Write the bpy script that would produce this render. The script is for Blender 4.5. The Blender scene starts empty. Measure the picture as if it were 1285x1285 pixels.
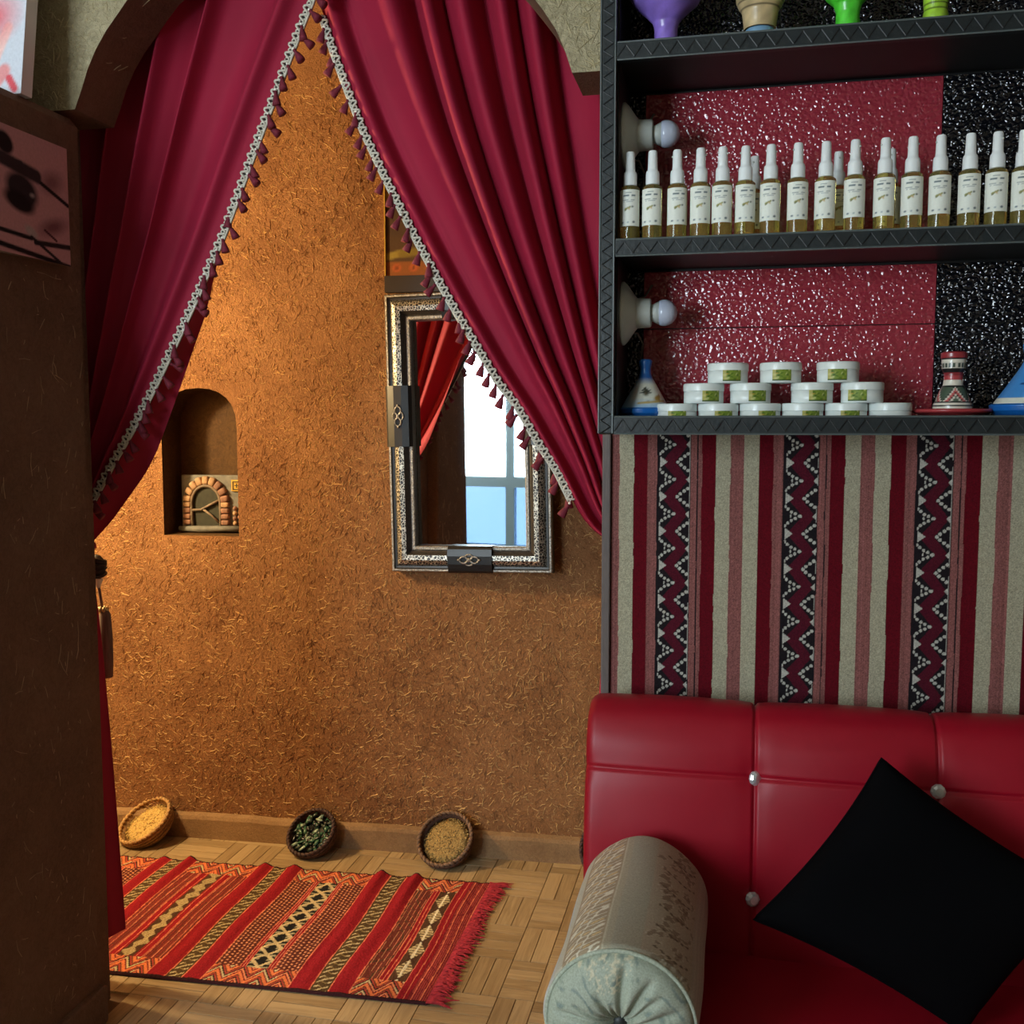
import bpy, bmesh, math, random
import numpy as np
from mathutils import Vector, Matrix

random.seed(7)
RNG = np.random.default_rng(11)
R = math.radians
C = bpy.context.scene.collection
SC = bpy.context.scene


def S(r, g, b):
    """sRGB 0-255 -> linear"""
    f = lambda c: (c / 12.92 if c <= 0.04045 else ((c + 0.055) / 1.055) ** 2.4)
    return (f(r / 255), f(g / 255), f(b / 255), 1.0)


# ------------------------------------------------------------------ camera
# room axes: X runs right along the shelf wall, Y runs away from the viewer, Z is up
CAM_YAW, CAM_PITCH, CAM_H = 12.3, 5.0, 1.30
cam_data = bpy.data.cameras.new('camera')
cam_data.sensor_width = 36.0
cam_data.lens = 36.0
cam_data.clip_start = 0.02
cam = bpy.data.objects.new('camera', cam_data)
C.objects.link(cam)
cam.location = (0, 0, CAM_H)
cam.rotation_euler = (R(90 - CAM_PITCH), 0, R(CAM_YAW))
SC.camera = cam

# ------------------------------------------------------------------ world, light, exposure
SC.view_settings.view_transform = 'Standard'
SC.view_settings.look = 'None'
SC.view_settings.gamma = 1.0
SC.view_settings.exposure = 0.0
SC.view_settings.use_curve_mapping = False

world = bpy.data.worlds.new('world')
SC.world = world
world.use_nodes = True
wb = world.node_tree.nodes['Background']
wb.inputs[0].default_value = (0.55, 0.75, 1.0, 1)
wb.inputs[1].default_value = 1.2


def area_light(name, loc, rot, sx, sy, power, col):
    d = bpy.data.lights.new(name, 'AREA')
    d.shape = 'RECTANGLE'
    d.size, d.size_y = sx, sy
    d.energy = power
    d.color = col
    o = bpy.data.objects.new(name, d)
    o.location = loc
    o.rotation_euler = rot
    C.objects.link(o)
    return o


# daylight just outside the window in the rear wall, behind the viewer
area_light('window_daylight', (-2.12, -1.74, 1.28), (R(90), 0, 0), 1.5, 2.0, 225, (0.86, 0.95, 0.97))


def point_light(name, loc, power, col, rad):
    d = bpy.data.lights.new(name, 'POINT')
    d.energy = power
    d.color = col
    d.shadow_soft_size = rad
    o = bpy.data.objects.new(name, d)
    o.location = loc
    C.objects.link(o)
    return o


# warm bulb hanging in the passage, out of sight behind the left curtain
point_light('passage_bulb', (-2.25, 2.14, 1.62), 108.0, (1.0, 0.73, 0.38), 0.06)


# ------------------------------------------------------------------ mesh helpers
class MB:
    def __init__(s):
        s.v, s.f, s.m = [], [], []

    def add(s, vs, fs, mi=0):
        o = len(s.v)
        s.v += [tuple(p) for p in vs]
        s.f += [tuple(i + o for i in f) for f in fs]
        s.m += [mi] * len(fs)
        return s

    def box(s, a, b, mi=0, bev=0.0):
        x0, y0, z0 = a
        x1, y1, z1 = b
        if bev <= 0:
            vs = [(x0, y0, z0), (x1, y0, z0), (x1, y1, z0), (x0, y1, z0), (x0, y0, z1), (x1, y0, z1), (x1, y1, z1), (x0, y1, z1)]
            fs = [(0, 3, 2, 1), (4, 5, 6, 7), (0, 1, 5, 4), (1, 2, 6, 5), (2, 3, 7, 6), (3, 0, 4, 7)]
            return s.add(vs, fs, mi)
        bm = bmesh.new()
        bmesh.ops.create_cube(bm, size=1)
        for q in bm.verts:
            q.co = Vector(((x0 + x1) / 2 + q.co.x * (x1 - x0), (y0 + y1) / 2 + q.co.y * (y1 - y0), (z0 + z1) / 2 + q.co.z * (z1 - z0)))
        bmesh.ops.bevel(bm, geom=list(bm.edges), offset=bev, segments=2, profile=0.5, affect='EDGES')
        bm.verts.index_update()
        s.add([q.co[:] for q in bm.verts], [[q.index for q in f.verts] for f in bm.faces], mi)
        bm.free()
        return s

    def lathe(s, prof, seg=24, M=None, mi=0, cap0=True, cap1=True):
        """prof: list of (radius, height) about local Z"""
        M = M or Matrix()
        vs, fs = [], []
        for (r, h) in prof:
            for k in range(seg):
                a = 2 * math.pi * k / seg
                vs.append((M @ Vector((r * math.cos(a), r * math.sin(a), h)))[:])
        n = len(prof)
        for i in range(n - 1):
            for k in range(seg):
                k2 = (k + 1) % seg
                fs.append((i * seg + k, i * seg + k2, (i + 1) * seg + k2, (i + 1) * seg + k))
        if cap0:
            fs.append(tuple(reversed(range(seg))))
        if cap1:
            fs.append(tuple((n - 1) * seg + k for k in range(seg)))
        return s.add(vs, fs, mi)

    def tube(s, path, r, seg=6, mi=0, closed=False):
        P = [Vector(p) for p in path]
        n = len(P)
        rr = r if hasattr(r, '__len__') else [r] * n
        vs, fs = [], []
        up = Vector((0.13, 0.31, 0.94)).normalized()
        for i in range(n):
            if closed:
                t = P[(i + 1) % n] - P[i - 1]
            else:
                t = P[min(i + 1, n - 1)] - P[max(i - 1, 0)]
            if t.length < 1e-9:
                t = Vector((0, 0, 1))
            t.normalize()
            a = t.cross(up)
            if a.length < 1e-3:
                a = t.cross(Vector((1, 0, 0)))
            a.normalize()
            b = t.cross(a)
            for k in range(seg):
                q = 2 * math.pi * k / seg
                vs.append((P[i] + (a * math.cos(q) + b * math.sin(q)) * rr[i])[:])
        m = n if closed else n - 1
        for i in range(m):
            j = (i + 1) % n
            for k in range(seg):
                k2 = (k + 1) % seg
                fs.append((i * seg + k, i * seg + k2, j * seg + k2, j * seg + k))
        if not closed:
            fs.append(tuple(reversed(range(seg))))
            fs.append(tuple((n - 1) * seg + k for k in range(seg)))
        return s.add(vs, fs, mi)

    def ellipsoid(s, c, rad, M=None, seg=8, rings=5, mi=0):
        M = M or Matrix()
        vs, fs = [(c[0], c[1], c[2])], []
        vs = []
        for i in range(rings + 1):
            th = math.pi * (i + 0.0) / rings
            th = min(max(th, 0.08), math.pi - 0.08)
            for k in range(seg):
                a = 2 * math.pi * k / seg
                q = M @ Vector((rad[0] * math.sin(th) * math.cos(a), rad[1] * math.sin(th) * math.sin(a), rad[2] * math.cos(th)))
                vs.append((c[0] + q.x, c[1] + q.y, c[2] + q.z))
        for i in range(rings):
            for k in range(seg):
                k2 = (k + 1) % seg
                fs.append((i * seg + k, (i + 1) * seg + k, (i + 1) * seg + k2, i * seg + k2))
        fs.append(tuple(range(seg)))
        fs.append(tuple(reversed([rings * seg + k for k in range(seg)])))
        return s.add(vs, fs, mi)

    def grid(s, pts, mi=0, flip=False):
        """pts: [rows][cols] of xyz"""
        n, m = len(pts), len(pts[0])
        vs = [p for row in pts for p in row]
        fs = []
        for i in range(n - 1):
            for j in range(m - 1):
                q = (i * m + j, i * m + j + 1, (i + 1) * m + j + 1, (i + 1) * m + j)
                fs.append(tuple(reversed(q)) if flip else q)
        return s.add(vs, fs, mi)


ORG = {}


def origin(o):
    return ORG.get(o.name, Vector((0, 0, 0))) if o else Vector((0, 0, 0))


def mesh_of(name, mb, mats, smooth=False, off=Vector((0, 0, 0))):
    me = bpy.data.meshes.new(name)
    me.from_pydata([(p[0] - off[0], p[1] - off[1], p[2] - off[2]) for p in mb.v], [], mb.f)
    for m in (mats if isinstance(mats, (list, tuple)) else [mats]):
        me.materials.append(m)
    if len(me.materials) > 1:
        me.polygons.foreach_set('material_index', mb.m)
    if smooth:
        me.polygons.foreach_set('use_smooth', [True] * len(me.polygons))
    me.update()
    return me


def obj(name, mb, mats, parent=None, smooth=False, local=False):
    """one mesh object; vertices are room coordinates unless local"""
    off = Vector((0, 0, 0)) if (local or parent is None) else origin(parent)
    me = mb if isinstance(mb, bpy.types.Mesh) else mesh_of(name, mb, mats, smooth, off)
    o = bpy.data.objects.new(name, me)
    C.objects.link(o)
    if parent:
        o.parent = parent
        ORG[o.name] = origin(parent)
    return o


def autosmooth(o, deg=40):
    me = o.data
    me.polygons.foreach_set('use_smooth', [True] * len(me.polygons))
    me.set_sharp_from_angle(angle=R(deg))


def tag(o, label, cat, group=None):
    o['label'] = label
    o['category'] = cat
    if group:
        o['group'] = group
    return o


def thing(name, label, cat, loc, group=None, rot=None):
    o = bpy.data.objects.new(name, None)
    o.empty_display_size = 0.05
    C.objects.link(o)
    o.location = loc
    if rot:
        o.rotation_euler = rot
    ORG[o.name] = Vector(loc)
    return tag(o, label, cat, group)


def struct(name, mb, mats, smooth=False):
    o = obj(name, mb, mats, None, smooth)
    o['kind'] = 'structure'
    return o


def copy_tree(o, parent=None):
    c = o.copy()
    C.objects.link(c)
    c.parent = parent
    for ch in list(o.children):
        copy_tree(ch, c)
    return c


def color_grid(name, P, COL, mats, parent=None, smooth=True, off=None):
    """P: (n,m,3) array, COL: (n,m,3) linear -> mesh with a point colour attribute 'col'"""
    n, m, _ = P.shape
    me = bpy.data.meshes.new(name)
    if off is None:
        off = origin(parent)
    V = (P - np.array(off)[None, None, :]).reshape(-1, 3).astype(np.float32)
    idx = np.arange(n * m, dtype=np.int32).reshape(n, m)
    F = np.stack([idx[:-1, :-1], idx[:-1, 1:], idx[1:, 1:], idx[1:, :-1]], -1).reshape(-1, 4)
    me.vertices.add(n * m)
    me.vertices.foreach_set('co', V.ravel())
    me.loops.add(F.size)
    me.loops.foreach_set('vertex_index', F.ravel())
    me.polygons.add(len(F))
    me.polygons.foreach_set('loop_start', np.arange(0, F.size, 4, dtype=np.int32))
    me.polygons.foreach_set('use_smooth', np.full(len(F), smooth))
    me.update(calc_edges=True)
    a = me.color_attributes.new('col', 'FLOAT_COLOR', 'POINT')
    cc = np.ones((n * m, 4), np.float32)
    cc[:, :3] = COL.reshape(-1, 3)
    a.data.foreach_set('color', cc.ravel())
    for q in (mats if isinstance(mats, (list, tuple)) else [mats]):
        me.materials.append(q)
    me.validate()
    o = bpy.data.objects.new(name, me)
    C.objects.link(o)
    if parent:
        o.parent = parent
        ORG[o.name] = origin(parent)
    return o


# ------------------------------------------------------------------ materials
def nmat(name):
    m = bpy.data.materials.new(name)
    m.use_nodes = True
    nt = m.node_tree
    return m, nt, nt.nodes['Principled BSDF']


def N(nt, t, **kw):
    n = nt.nodes.new(t)
    for k, v in kw.items():
        if k in n.inputs:
            n.inputs[k].default_value = v
        else:
            setattr(n, k, v)
    return n


def mat(name, col, rough=0.6, metal=0.0, var=0.0, vscale=20, bump=0.0, bscale=60, sheen=0.0, coat=0.0, spec=None, col2=None, detail=6, stretch=None, bdist=0.002):
    m, nt, b = nmat(name)
    L = nt.links
    b.inputs['Roughness'].default_value = rough
    b.inputs['Metallic'].default_value = metal
    b.inputs['Base Color'].default_value = col
    if spec is not None:
        b.inputs['Specular IOR Level'].default_value = spec
    if coat:
        b.inputs['Coat Weight'].default_value = coat
        b.inputs['Coat Roughness'].default_value = 0.12
    if sheen:
        b.inputs['Sheen Weight'].default_value = sheen
        b.inputs['Sheen Roughness'].default_value = 0.4
        b.inputs['Sheen Tint'].default_value = (min(1, col[0] * 4 + .2), col[1] * 3 + .05, col[2] * 3 + .08, 1)
    tc = N(nt, 'ShaderNodeTexCoord')
    src = tc.outputs['Object']
    if stretch:
        mp = N(nt, 'ShaderNodeMapping')
        mp.inputs['Scale'].default_value = stretch
        L.new(src, mp.inputs['Vector'])
        src = mp.outputs['Vector']
    if var or col2:
        no = N(nt, 'ShaderNodeTexNoise', Scale=vscale, Detail=detail)
        L.new(src, no.inputs['Vector'])
        rp = N(nt, 'ShaderNodeValToRGB')
        c2 = col2 or tuple(c * (1 - var) for c in col[:3]) + (1,)
        c1 = col if col2 else tuple(min(1, c * (1 + var)) for c in col[:3]) + (1,)
        rp.color_ramp.elements[0].color = c2
        rp.color_ramp.elements[1].color = c1
        rp.color_ramp.elements[0].position = 0.32
        rp.color_ramp.elements[1].position = 0.68
        L.new(no.outputs['Fac'], rp.inputs['Fac'])
        L.new(rp.outputs['Color'], b.inputs['Base Color'])
    if bump:
        nb = N(nt, 'ShaderNodeTexNoise', Scale=bscale, Detail=4)
        L.new(src, nb.inputs['Vector'])
        bp = N(nt, 'ShaderNodeBump', Strength=bump, Distance=bdist)
        L.new(nb.outputs['Fac'], bp.inputs['Height'])
        L.new(bp.outputs['Normal'], b.inputs['Normal'])
    return m


def attr_mat(name, rough=0.85, bump=0.0, bscale=300, sheen=0.0, var=0.12, vscale=250, spec=0.2, stretch=None, coat=0):
    """colour from the mesh's own 'col' pattern, with fine weave noise"""
    m, nt, b = nmat(name)
    L = nt.links
    b.inputs['Roughness'].default_value = rough
    b.inputs['Specular IOR Level'].default_value = spec
    b.inputs['Coat Weight'].default_value = coat
    at = N(nt, 'ShaderNodeAttribute', attribute_name='col')
    tc = N(nt, 'ShaderNodeTexCoord')
    src = tc.outputs['Object']
    if stretch:
        mp = N(nt, 'ShaderNodeMapping')
        mp.inputs['Scale'].default_value = stretch
        L.new(src, mp.inputs['Vector'])
        src = mp.outputs['Vector']
    no = N(nt, 'ShaderNodeTexNoise', Scale=vscale, Detail=3)
    L.new(src, no.inputs['Vector'])
    mr = N(nt, 'ShaderNodeMapRange')
    mr.inputs['From Min'].default_value = 0.3
    mr.inputs['From Max'].default_value = 0.7
    mr.inputs['To Min'].default_value = 1 - var
    mr.inputs['To Max'].default_value = 1 + var
    L.new(no.outputs['Fac'], mr.inputs['Value'])
    mx = N(nt, 'ShaderNodeVectorMath', operation='SCALE')
    L.new(at.outputs['Color'], mx.inputs[0])
    L.new(mr.outputs['Result'], mx.inputs['Scale'])
    L.new(mx.outputs['Vector'], b.inputs['Base Color'])
    if bump:
        bp = N(nt, 'ShaderNodeBump', Strength=bump, Distance=0.001)
        L.new(no.outputs['Fac'], bp.inputs['Height'])
        L.new(bp.outputs['Normal'], b.inputs['Normal'])
    return m


def plaster(name, c1, c2, bump=0.8, fib=True, sc=1.0):
    """rough straw-and-clay plaster"""
    m, nt, b = nmat(name)
    L = nt.links
    b.inputs['Roughness'].default_value = 0.82
    b.inputs['Specular IOR Level'].default_value = 0.25
    tc = N(nt, 'ShaderNodeTexCoord')
    src = tc.outputs['Object']
    big = N(nt, 'ShaderNodeTexNoise', Scale=5 * sc, Detail=5, Roughness=0.6)
    mid = N(nt, 'ShaderNodeTexNoise', Scale=95 * sc, Detail=5, Roughness=0.65, Distortion=1.6)
    fine = N(nt, 'ShaderNodeTexNoise', Scale=260 * sc, Detail=3, Distortion=0.8)
    for q in (big, mid, fine):
        L.new(src, q.inputs['Vector'])
    a = N(nt, 'ShaderNodeMath', operation='MULTIPLY_ADD')
    a.inputs[1].default_value = 0.45
    L.new(mid.outputs['Fac'], a.inputs[0])
    a2 = N(nt, 'ShaderNodeMath', operation='MULTIPLY')
    a2.inputs[1].default_value = 0.55
    L.new(big.outputs['Fac'], a2.inputs[0])
    L.new(a2.outputs[0], a.inputs[2])
    rp = N(nt, 'ShaderNodeValToRGB')
    rp.color_ramp.elements[0].color = c2
    rp.color_ramp.elements[1].color = c1
    rp.color_ramp.elements[0].position = 0.36
    rp.color_ramp.elements[1].position = 0.64
    L.new(a.outputs[0], rp.inputs['Fac'])
    L.new(rp.outputs['Color'], b.inputs['Base Color'])
    h = N(nt, 'ShaderNodeMath', operation='MULTIPLY_ADD')
    h.inputs[1].default_value = 0.45
    L.new(fine.outputs['Fac'], h.inputs[0])
    L.new(mid.outputs['Fac'], h.inputs[2])
    bp = N(nt, 'ShaderNodeBump', Strength=bump, Distance=0.011)
    L.new(h.outputs[0], bp.inputs['Height'])
    L.new(bp.outputs['Normal'], b.inputs['Normal'])
    return m


def wood_plank(name):
    m, nt, b = nmat(name)
    L = nt.links
    b.inputs['Roughness'].default_value = 0.42
    tc = N(nt, 'ShaderNodeTexCoord')
    oi = N(nt, 'ShaderNodeObjectInfo')
    ad = N(nt, 'ShaderNodeVectorMath', operation='ADD')
    L.new(tc.outputs['Object'], ad.inputs[0])
    L.new(oi.outputs['Location'], ad.inputs[1])
    mp = N(nt, 'ShaderNodeMapping')
    mp.inputs['Scale'].default_value = (70, 5, 20)
    L.new(ad.outputs[0], mp.inputs['Vector'])
    no = N(nt, 'ShaderNodeTexNoise', Scale=1.6, Detail=5, Distortion=1.2)
    L.new(mp.outputs[0], no.inputs['Vector'])
    a = N(nt, 'ShaderNodeMath', operation='MULTIPLY_ADD')
    a.inputs[1].default_value = 0.35
    L.new(oi.outputs['Random'], a.inputs[0])
    s2 = N(nt, 'ShaderNodeMath', operation='MULTIPLY')
    s2.inputs[1].default_value = 0.75
    L.new(no.outputs['Fac'], s2.inputs[0])
    L.new(s2.outputs[0], a.inputs[2])
    rp = N(nt, 'ShaderNodeValToRGB')
    rp.color_ramp.elements[0].color = S(140, 114, 78)
    rp.color_ramp.elements[1].color = S(188, 162, 122)
    rp.color_ramp.elements[0].position = 0.25
    rp.color_ramp.elements[1].position = 0.75
    L.new(a.outputs[0], rp.inputs['Fac'])
    L.new(rp.outputs['Color'], b.inputs['Base Color'])
    bp = N(nt, 'ShaderNodeBump', Strength=0.15, Distance=0.001)
    L.new(no.outputs['Fac'], bp.inputs['Height'])
    L.new(bp.outputs['Normal'], b.inputs['Normal'])
    return m


def glitter(name, col, rough=0.10, bump=0.55, sc=150):
    """hammered glossy panel"""
    m, nt, b = nmat(name)
    L = nt.links
    b.inputs['Base Color'].default_value = col
    b.inputs['Roughness'].default_value = rough
    b.inputs['Specular IOR Level'].default_value = 0.9
    tc = N(nt, 'ShaderNodeTexCoord')
    no = N(nt, 'ShaderNodeTexNoise', Scale=70, Detail=2)
    L.new(tc.outputs['Object'], no.inputs['Vector'])
    mv = N(nt, 'ShaderNodeMix', data_type='VECTOR')
    mv.inputs[0].default_value = 0.012
    L.new(tc.outputs['Object'], mv.inputs[4])
    L.new(no.outputs['Color'], mv.inputs[5])
    vo = N(nt, 'ShaderNodeTexVoronoi', Scale=sc, feature='SMOOTH_F1')
    vo.inputs['Smoothness'].default_value = 0.35
    L.new(mv.outputs[1], vo.inputs['Vector'])
    bp = N(nt, 'ShaderNodeBump', Strength=bump, Distance=0.004)
    bp.invert = True
    L.new(vo.outputs['Distance'], bp.inputs['Height'])
    L.new(bp.outputs['Normal'], b.inputs['Normal'])
    return m


def filigree(name):
    """pierced silver over black"""
    m, nt, b = nmat(name)
    L = nt.links
    tc = N(nt, 'ShaderNodeTexCoord')
    vo = N(nt, 'ShaderNodeTexVoronoi', Scale=125, feature='DISTANCE_TO_EDGE')
    L.new(tc.outputs['Object'], vo.inputs['Vector'])
    rp = N(nt, 'ShaderNodeValToRGB')
    e = rp.color_ramp.elements
    e[0].position, e[0].color = 0.07, (1, 1, 1, 1)
    e[1].position, e[1].color = 0.12, (0, 0, 0, 1)
    L.new(vo.outputs['Distance'], rp.inputs['Fac'])
    mx = N(nt, 'ShaderNodeMix', data_type='RGBA')
    mx.inputs[6].default_value = S(28, 24, 22)
    mx.inputs[7].default_value = S(186, 180, 166)
    L.new(rp.outputs['Color'], mx.inputs[0])
    L.new(mx.outputs[2], b.inputs['Base Color'])
    ml = N(nt, 'ShaderNodeMath', operation='MULTIPLY')
    ml.inputs[1].default_value = 0.75
    L.new(rp.outputs['Color'], ml.inputs[0])
    L.new(ml.outputs[0], b.inputs['Metallic'])
    b.inputs['Roughness'].default_value = 0.38
    bp = N(nt, 'ShaderNodeBump', Strength=0.7, Distance=0.002)
    L.new(rp.outputs['Color'], bp.inputs['Height'])
    L.new(bp.outputs['Normal'], b.inputs['Normal'])
    return m


def glassy(name, col, ior=1.45, rough=0.02, tw=1.0):
    m, nt, b = nmat(name)
    b.inputs['Base Color'].default_value = col
    b.inputs['Transmission Weight'].default_value = tw
    b.inputs['IOR'].default_value = ior
    b.inputs['Roughness'].default_value = rough
    return m


def thin_glass(name, tint=(0.9, 0.95, 1, 1), fac=0.1):
    m, nt, b = nmat(name)
    L = nt.links
    tr = N(nt, 'ShaderNodeBsdfTransparent')
    tr.inputs[0].default_value = tint
    gl = N(nt, 'ShaderNodeBsdfGlossy')
    gl.inputs['Roughness'].default_value = 0.02
    mx = N(nt, 'ShaderNodeMixShader')
    mx.inputs[0].default_value = fac
    L.new(tr.outputs[0], mx.inputs[1])
    L.new(gl.outputs[0], mx.inputs[2])
    L.new(mx.outputs[0], nt.nodes['Material Output'].inputs[0])
    return m


M = {}
M['wall_ochre'] = plaster('clay_plaster_ochre', S(172, 124, 82), S(134, 90, 56), bump=0.9)
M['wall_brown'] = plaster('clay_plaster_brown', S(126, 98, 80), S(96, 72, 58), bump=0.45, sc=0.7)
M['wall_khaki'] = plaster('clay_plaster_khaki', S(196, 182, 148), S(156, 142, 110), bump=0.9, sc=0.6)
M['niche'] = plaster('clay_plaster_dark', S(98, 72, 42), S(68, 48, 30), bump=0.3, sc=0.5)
M['straw'] = mat('straw_gold', S(214, 176, 118), 0.7, var=0.25, vscale=30)
M['straw_pale'] = mat('straw_pale', S(180, 166, 130), 0.7, var=0.25, vscale=30)
M['straw_brown'] = mat('straw_brown', S(158, 132, 104), 0.7, var=0.3, vscale=30)
M['white_wall'] = mat('pale_plaster', S(206, 196, 180), 0.9, var=0.08, vscale=4)
M['ceiling'] = mat('pale_ceiling', S(196, 188, 174), 0.9, var=0.06, vscale=4)
M['joint'] = mat('floor_joint', S(104, 74, 46), 0.7)
M['plank'] = wood_plank('parquet_wood')
M['curtain'] = mat('red_velvet', S(152, 4, 48), 0.8, var=0.08, vscale=6, sheen=0.06, bump=0.1, bscale=900, bdist=0.0005)
M['tassel'] = mat('maroon_thread', S(112, 26, 44), 0.8, var=0.3, vscale=400, stretch=(1, 1, 0.1))
M['braid_white'] = mat('white_braid', S(205, 198, 182), 0.8, var=0.15, vscale=600)
M['braid_black'] = mat('black_braid', S(44, 42, 38), 0.8)
M['bead'] = mat('white_bead', S(240, 232, 220), 0.25)
M['leather'] = mat('red_leatherette', S(152, 8, 32), 0.44, var=0.06, vscale=5, bump=0.05, bscale=500, coat=0.0, spec=0.38, bdist=0.0006)
M['black_velvet'] = mat('black_cushion_cloth', S(9, 9, 11), 0.95, spec=0.05)
M['shelf_black'] = mat('black_leatherette', S(27, 34, 36), 0.42, var=0.2, vscale=40, bump=0.25, bscale=160)
M['shelf_in'] = mat('black_board', S(18, 18, 20), 0.5)
M['shelf_line'] = mat('black_stitch', S(14, 16, 17), 0.5)
M['shelf_pipe'] = mat('dark_piping', S(84, 92, 92), 0.4)
M['red_panel'] = glitter('red_hammered_panel', S(158, 50, 64))
M['black_panel'] = glitter('black_hammered_panel', S(12, 13, 20), bump=1.0)
M['oil'] = glassy('amber_oil', (0.98, 0.80, 0.24, 1), 1.40, tw=0.9)
M['cap_white'] = mat('white_plastic', S(236, 240, 240), 0.35)
M['jar_white'] = mat('white_jar_plastic', S(226, 232, 228), 0.3)
M['lamp_white'] = mat('white_porcelain', S(200, 206, 200), 0.4)
M['bulb'] = mat('frosted_bulb', S(190, 196, 214), 0.22, coat=0.4)
M['print'] = attr_mat('printed_paper', 0.5, var=0.02)
M['fabric'] = attr_mat('woven_upholstery', 0.92, bump=0.5, var=0.28, vscale=520)
M['rug'] = attr_mat('woven_wool', 0.95, bump=0.5, var=0.22, vscale=380)
M['bolster'] = attr_mat('brocade', 0.62, bump=0.35, var=0.16, vscale=420, spec=0.4)
M['glaze'] = attr_mat('painted_glaze', 0.3, var=0.04, spec=0.5, coat=0.2)
M['paint'] = attr_mat('painted_canvas', 0.7, bump=0.2, var=0.06, vscale=180)
M['silver'] = mat('silver_rope', S(150, 146, 138), 0.42, metal=0.7, bump=1.0, bscale=220, var=0.6, vscale=240)
M['black_gloss'] = mat('black_lacquer', S(12, 13, 15), 0.36)
M['filigree'] = filigree('silver_filigree')
M['dark_metal'] = mat('dark_bone_inlay', S(46, 42, 38), 0.4, var=0.5, vscale=200)
mm, nt_, b_ = nmat('mirror_glass')
b_.inputs['Base Color'].default_value = (0.86, 0.9, 0.93, 1)
b_.inputs['Metallic'].default_value = 1.0
b_.inputs['Roughness'].default_value = 0.015
M['mirror'] = mm
M['crystal'] = mat('crystal_button', S(225, 230, 232), 0.08, metal=0.55)
M['basket'] = mat('woven_straw', S(150, 112, 66), 0.85, var=0.35, vscale=160, bump=0.6, bscale=300)
M['basket_dark'] = mat('dark_woven_straw', S(86, 58, 42), 0.85, var=0.4, vscale=160, bump=0.6, bscale=300)
M['rim'] = mat('straw_rim', S(190, 150, 96), 0.8, var=0.3, vscale=120)
M['rim_dark'] = mat('brown_rim', S(70, 48, 44), 0.7, var=0.4, vscale=120)
M['stone_grey'] = mat('grey_clay', S(112, 112, 108), 0.7, var=0.25, vscale=40, bump=0.3, bscale=80)
M['stone_tan'] = mat('tan_clay', S(172, 138, 106), 0.7, var=0.25, vscale=60, bump=0.3, bscale=120)
M['stone_red'] = mat('rust_clay', S(138, 100, 82), 0.7, var=0.25, vscale=60, bump=0.3, bscale=120)
M['door_dark'] = mat('dark_green_clay', S(40, 42, 30), 0.6, var=0.3, vscale=60)
M['door_frame'] = mat('brown_grey_clay', S(120, 104, 88), 0.6, var=0.3, vscale=60)
M['yellow'] = mat('mustard_clay', S(190, 150, 50), 0.6, var=0.15, vscale=60)
M['trim_grey'] = mat('grey_wood_trim', S(96, 84, 80), 0.6, var=0.15, vscale=40, stretch=(10, 10, 1))
M['plinth'] = plaster('clay_plinth', S(168, 134, 96), S(128, 98, 68), bump=0.4)
M['window_frame'] = mat('pale_window_frame', S(150, 178, 196), 0.5)
M['cabinet'] = mat('pale_blue_lacquer', S(170, 190, 214), 0.2)
M['pane'] = thin_glass('window_glass')
M['glare_tint'] = thin_glass('blue_glass', (0.028, 0.045, 0.075, 1), 0.1)  # tint set so the added lower pane reads as bluish glare in the mirror
M['white'] = mat('white_gloss', S(230, 232, 236), 0.3)
M['brown_thread'] = mat('taupe_thread', S(118, 92, 82), 0.8, var=0.3, vscale=200, stretch=(1, 1, 0.08))
M['gold'] = mat('gold_bead', S(196, 170, 120), 0.35, metal=0.4)
M['cord'] = mat('grey_cord', S(120, 112, 104), 0.6)


# ------------------------------------------------------------------ polygon helper
def fill2d(outer, holes=()):
    bm = bmesh.new()
    for loop in [outer] + list(holes):
        vs = [bm.verts.new((p[0], p[1], 0)) for p in loop]
        for i in range(len(vs)):
            bm.edges.new((vs[i], vs[(i + 1) % len(vs)]))
    bmesh.ops.triangle_fill(bm, use_beauty=True, edges=list(bm.edges), normal=(0, 0, 1))
    bm.verts.index_update()
    V = [(v.co.x, v.co.y) for v in bm.verts]
    F = [[v.index for v in f.verts] for f in bm.faces]
    bm.free()
    return V, F


def extrude_poly(mb, outer, holes, to3, d0, d1, mi_face=0, mi_side=0):
    """slab between depth d0 (seen side) and d1; to3(a, b, d) -> xyz"""
    V, F = fill2d(outer, holes)
    mb.add([to3(a, b, d0) for a, b in V], F, mi_face)
    mb.add([to3(a, b, d1) for a, b in V], [tuple(reversed(f)) for f in F], mi_face)
    for loop in [outer] + list(holes):
        n = len(loop)
        vs = [to3(a, b, d0) for a, b in loop] + [to3(a, b, d1) for a, b in loop]
        mb.add(vs, [(i, (i + 1) % n, n + (i + 1) % n, n + i) for i in range(n)], mi_side)


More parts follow.
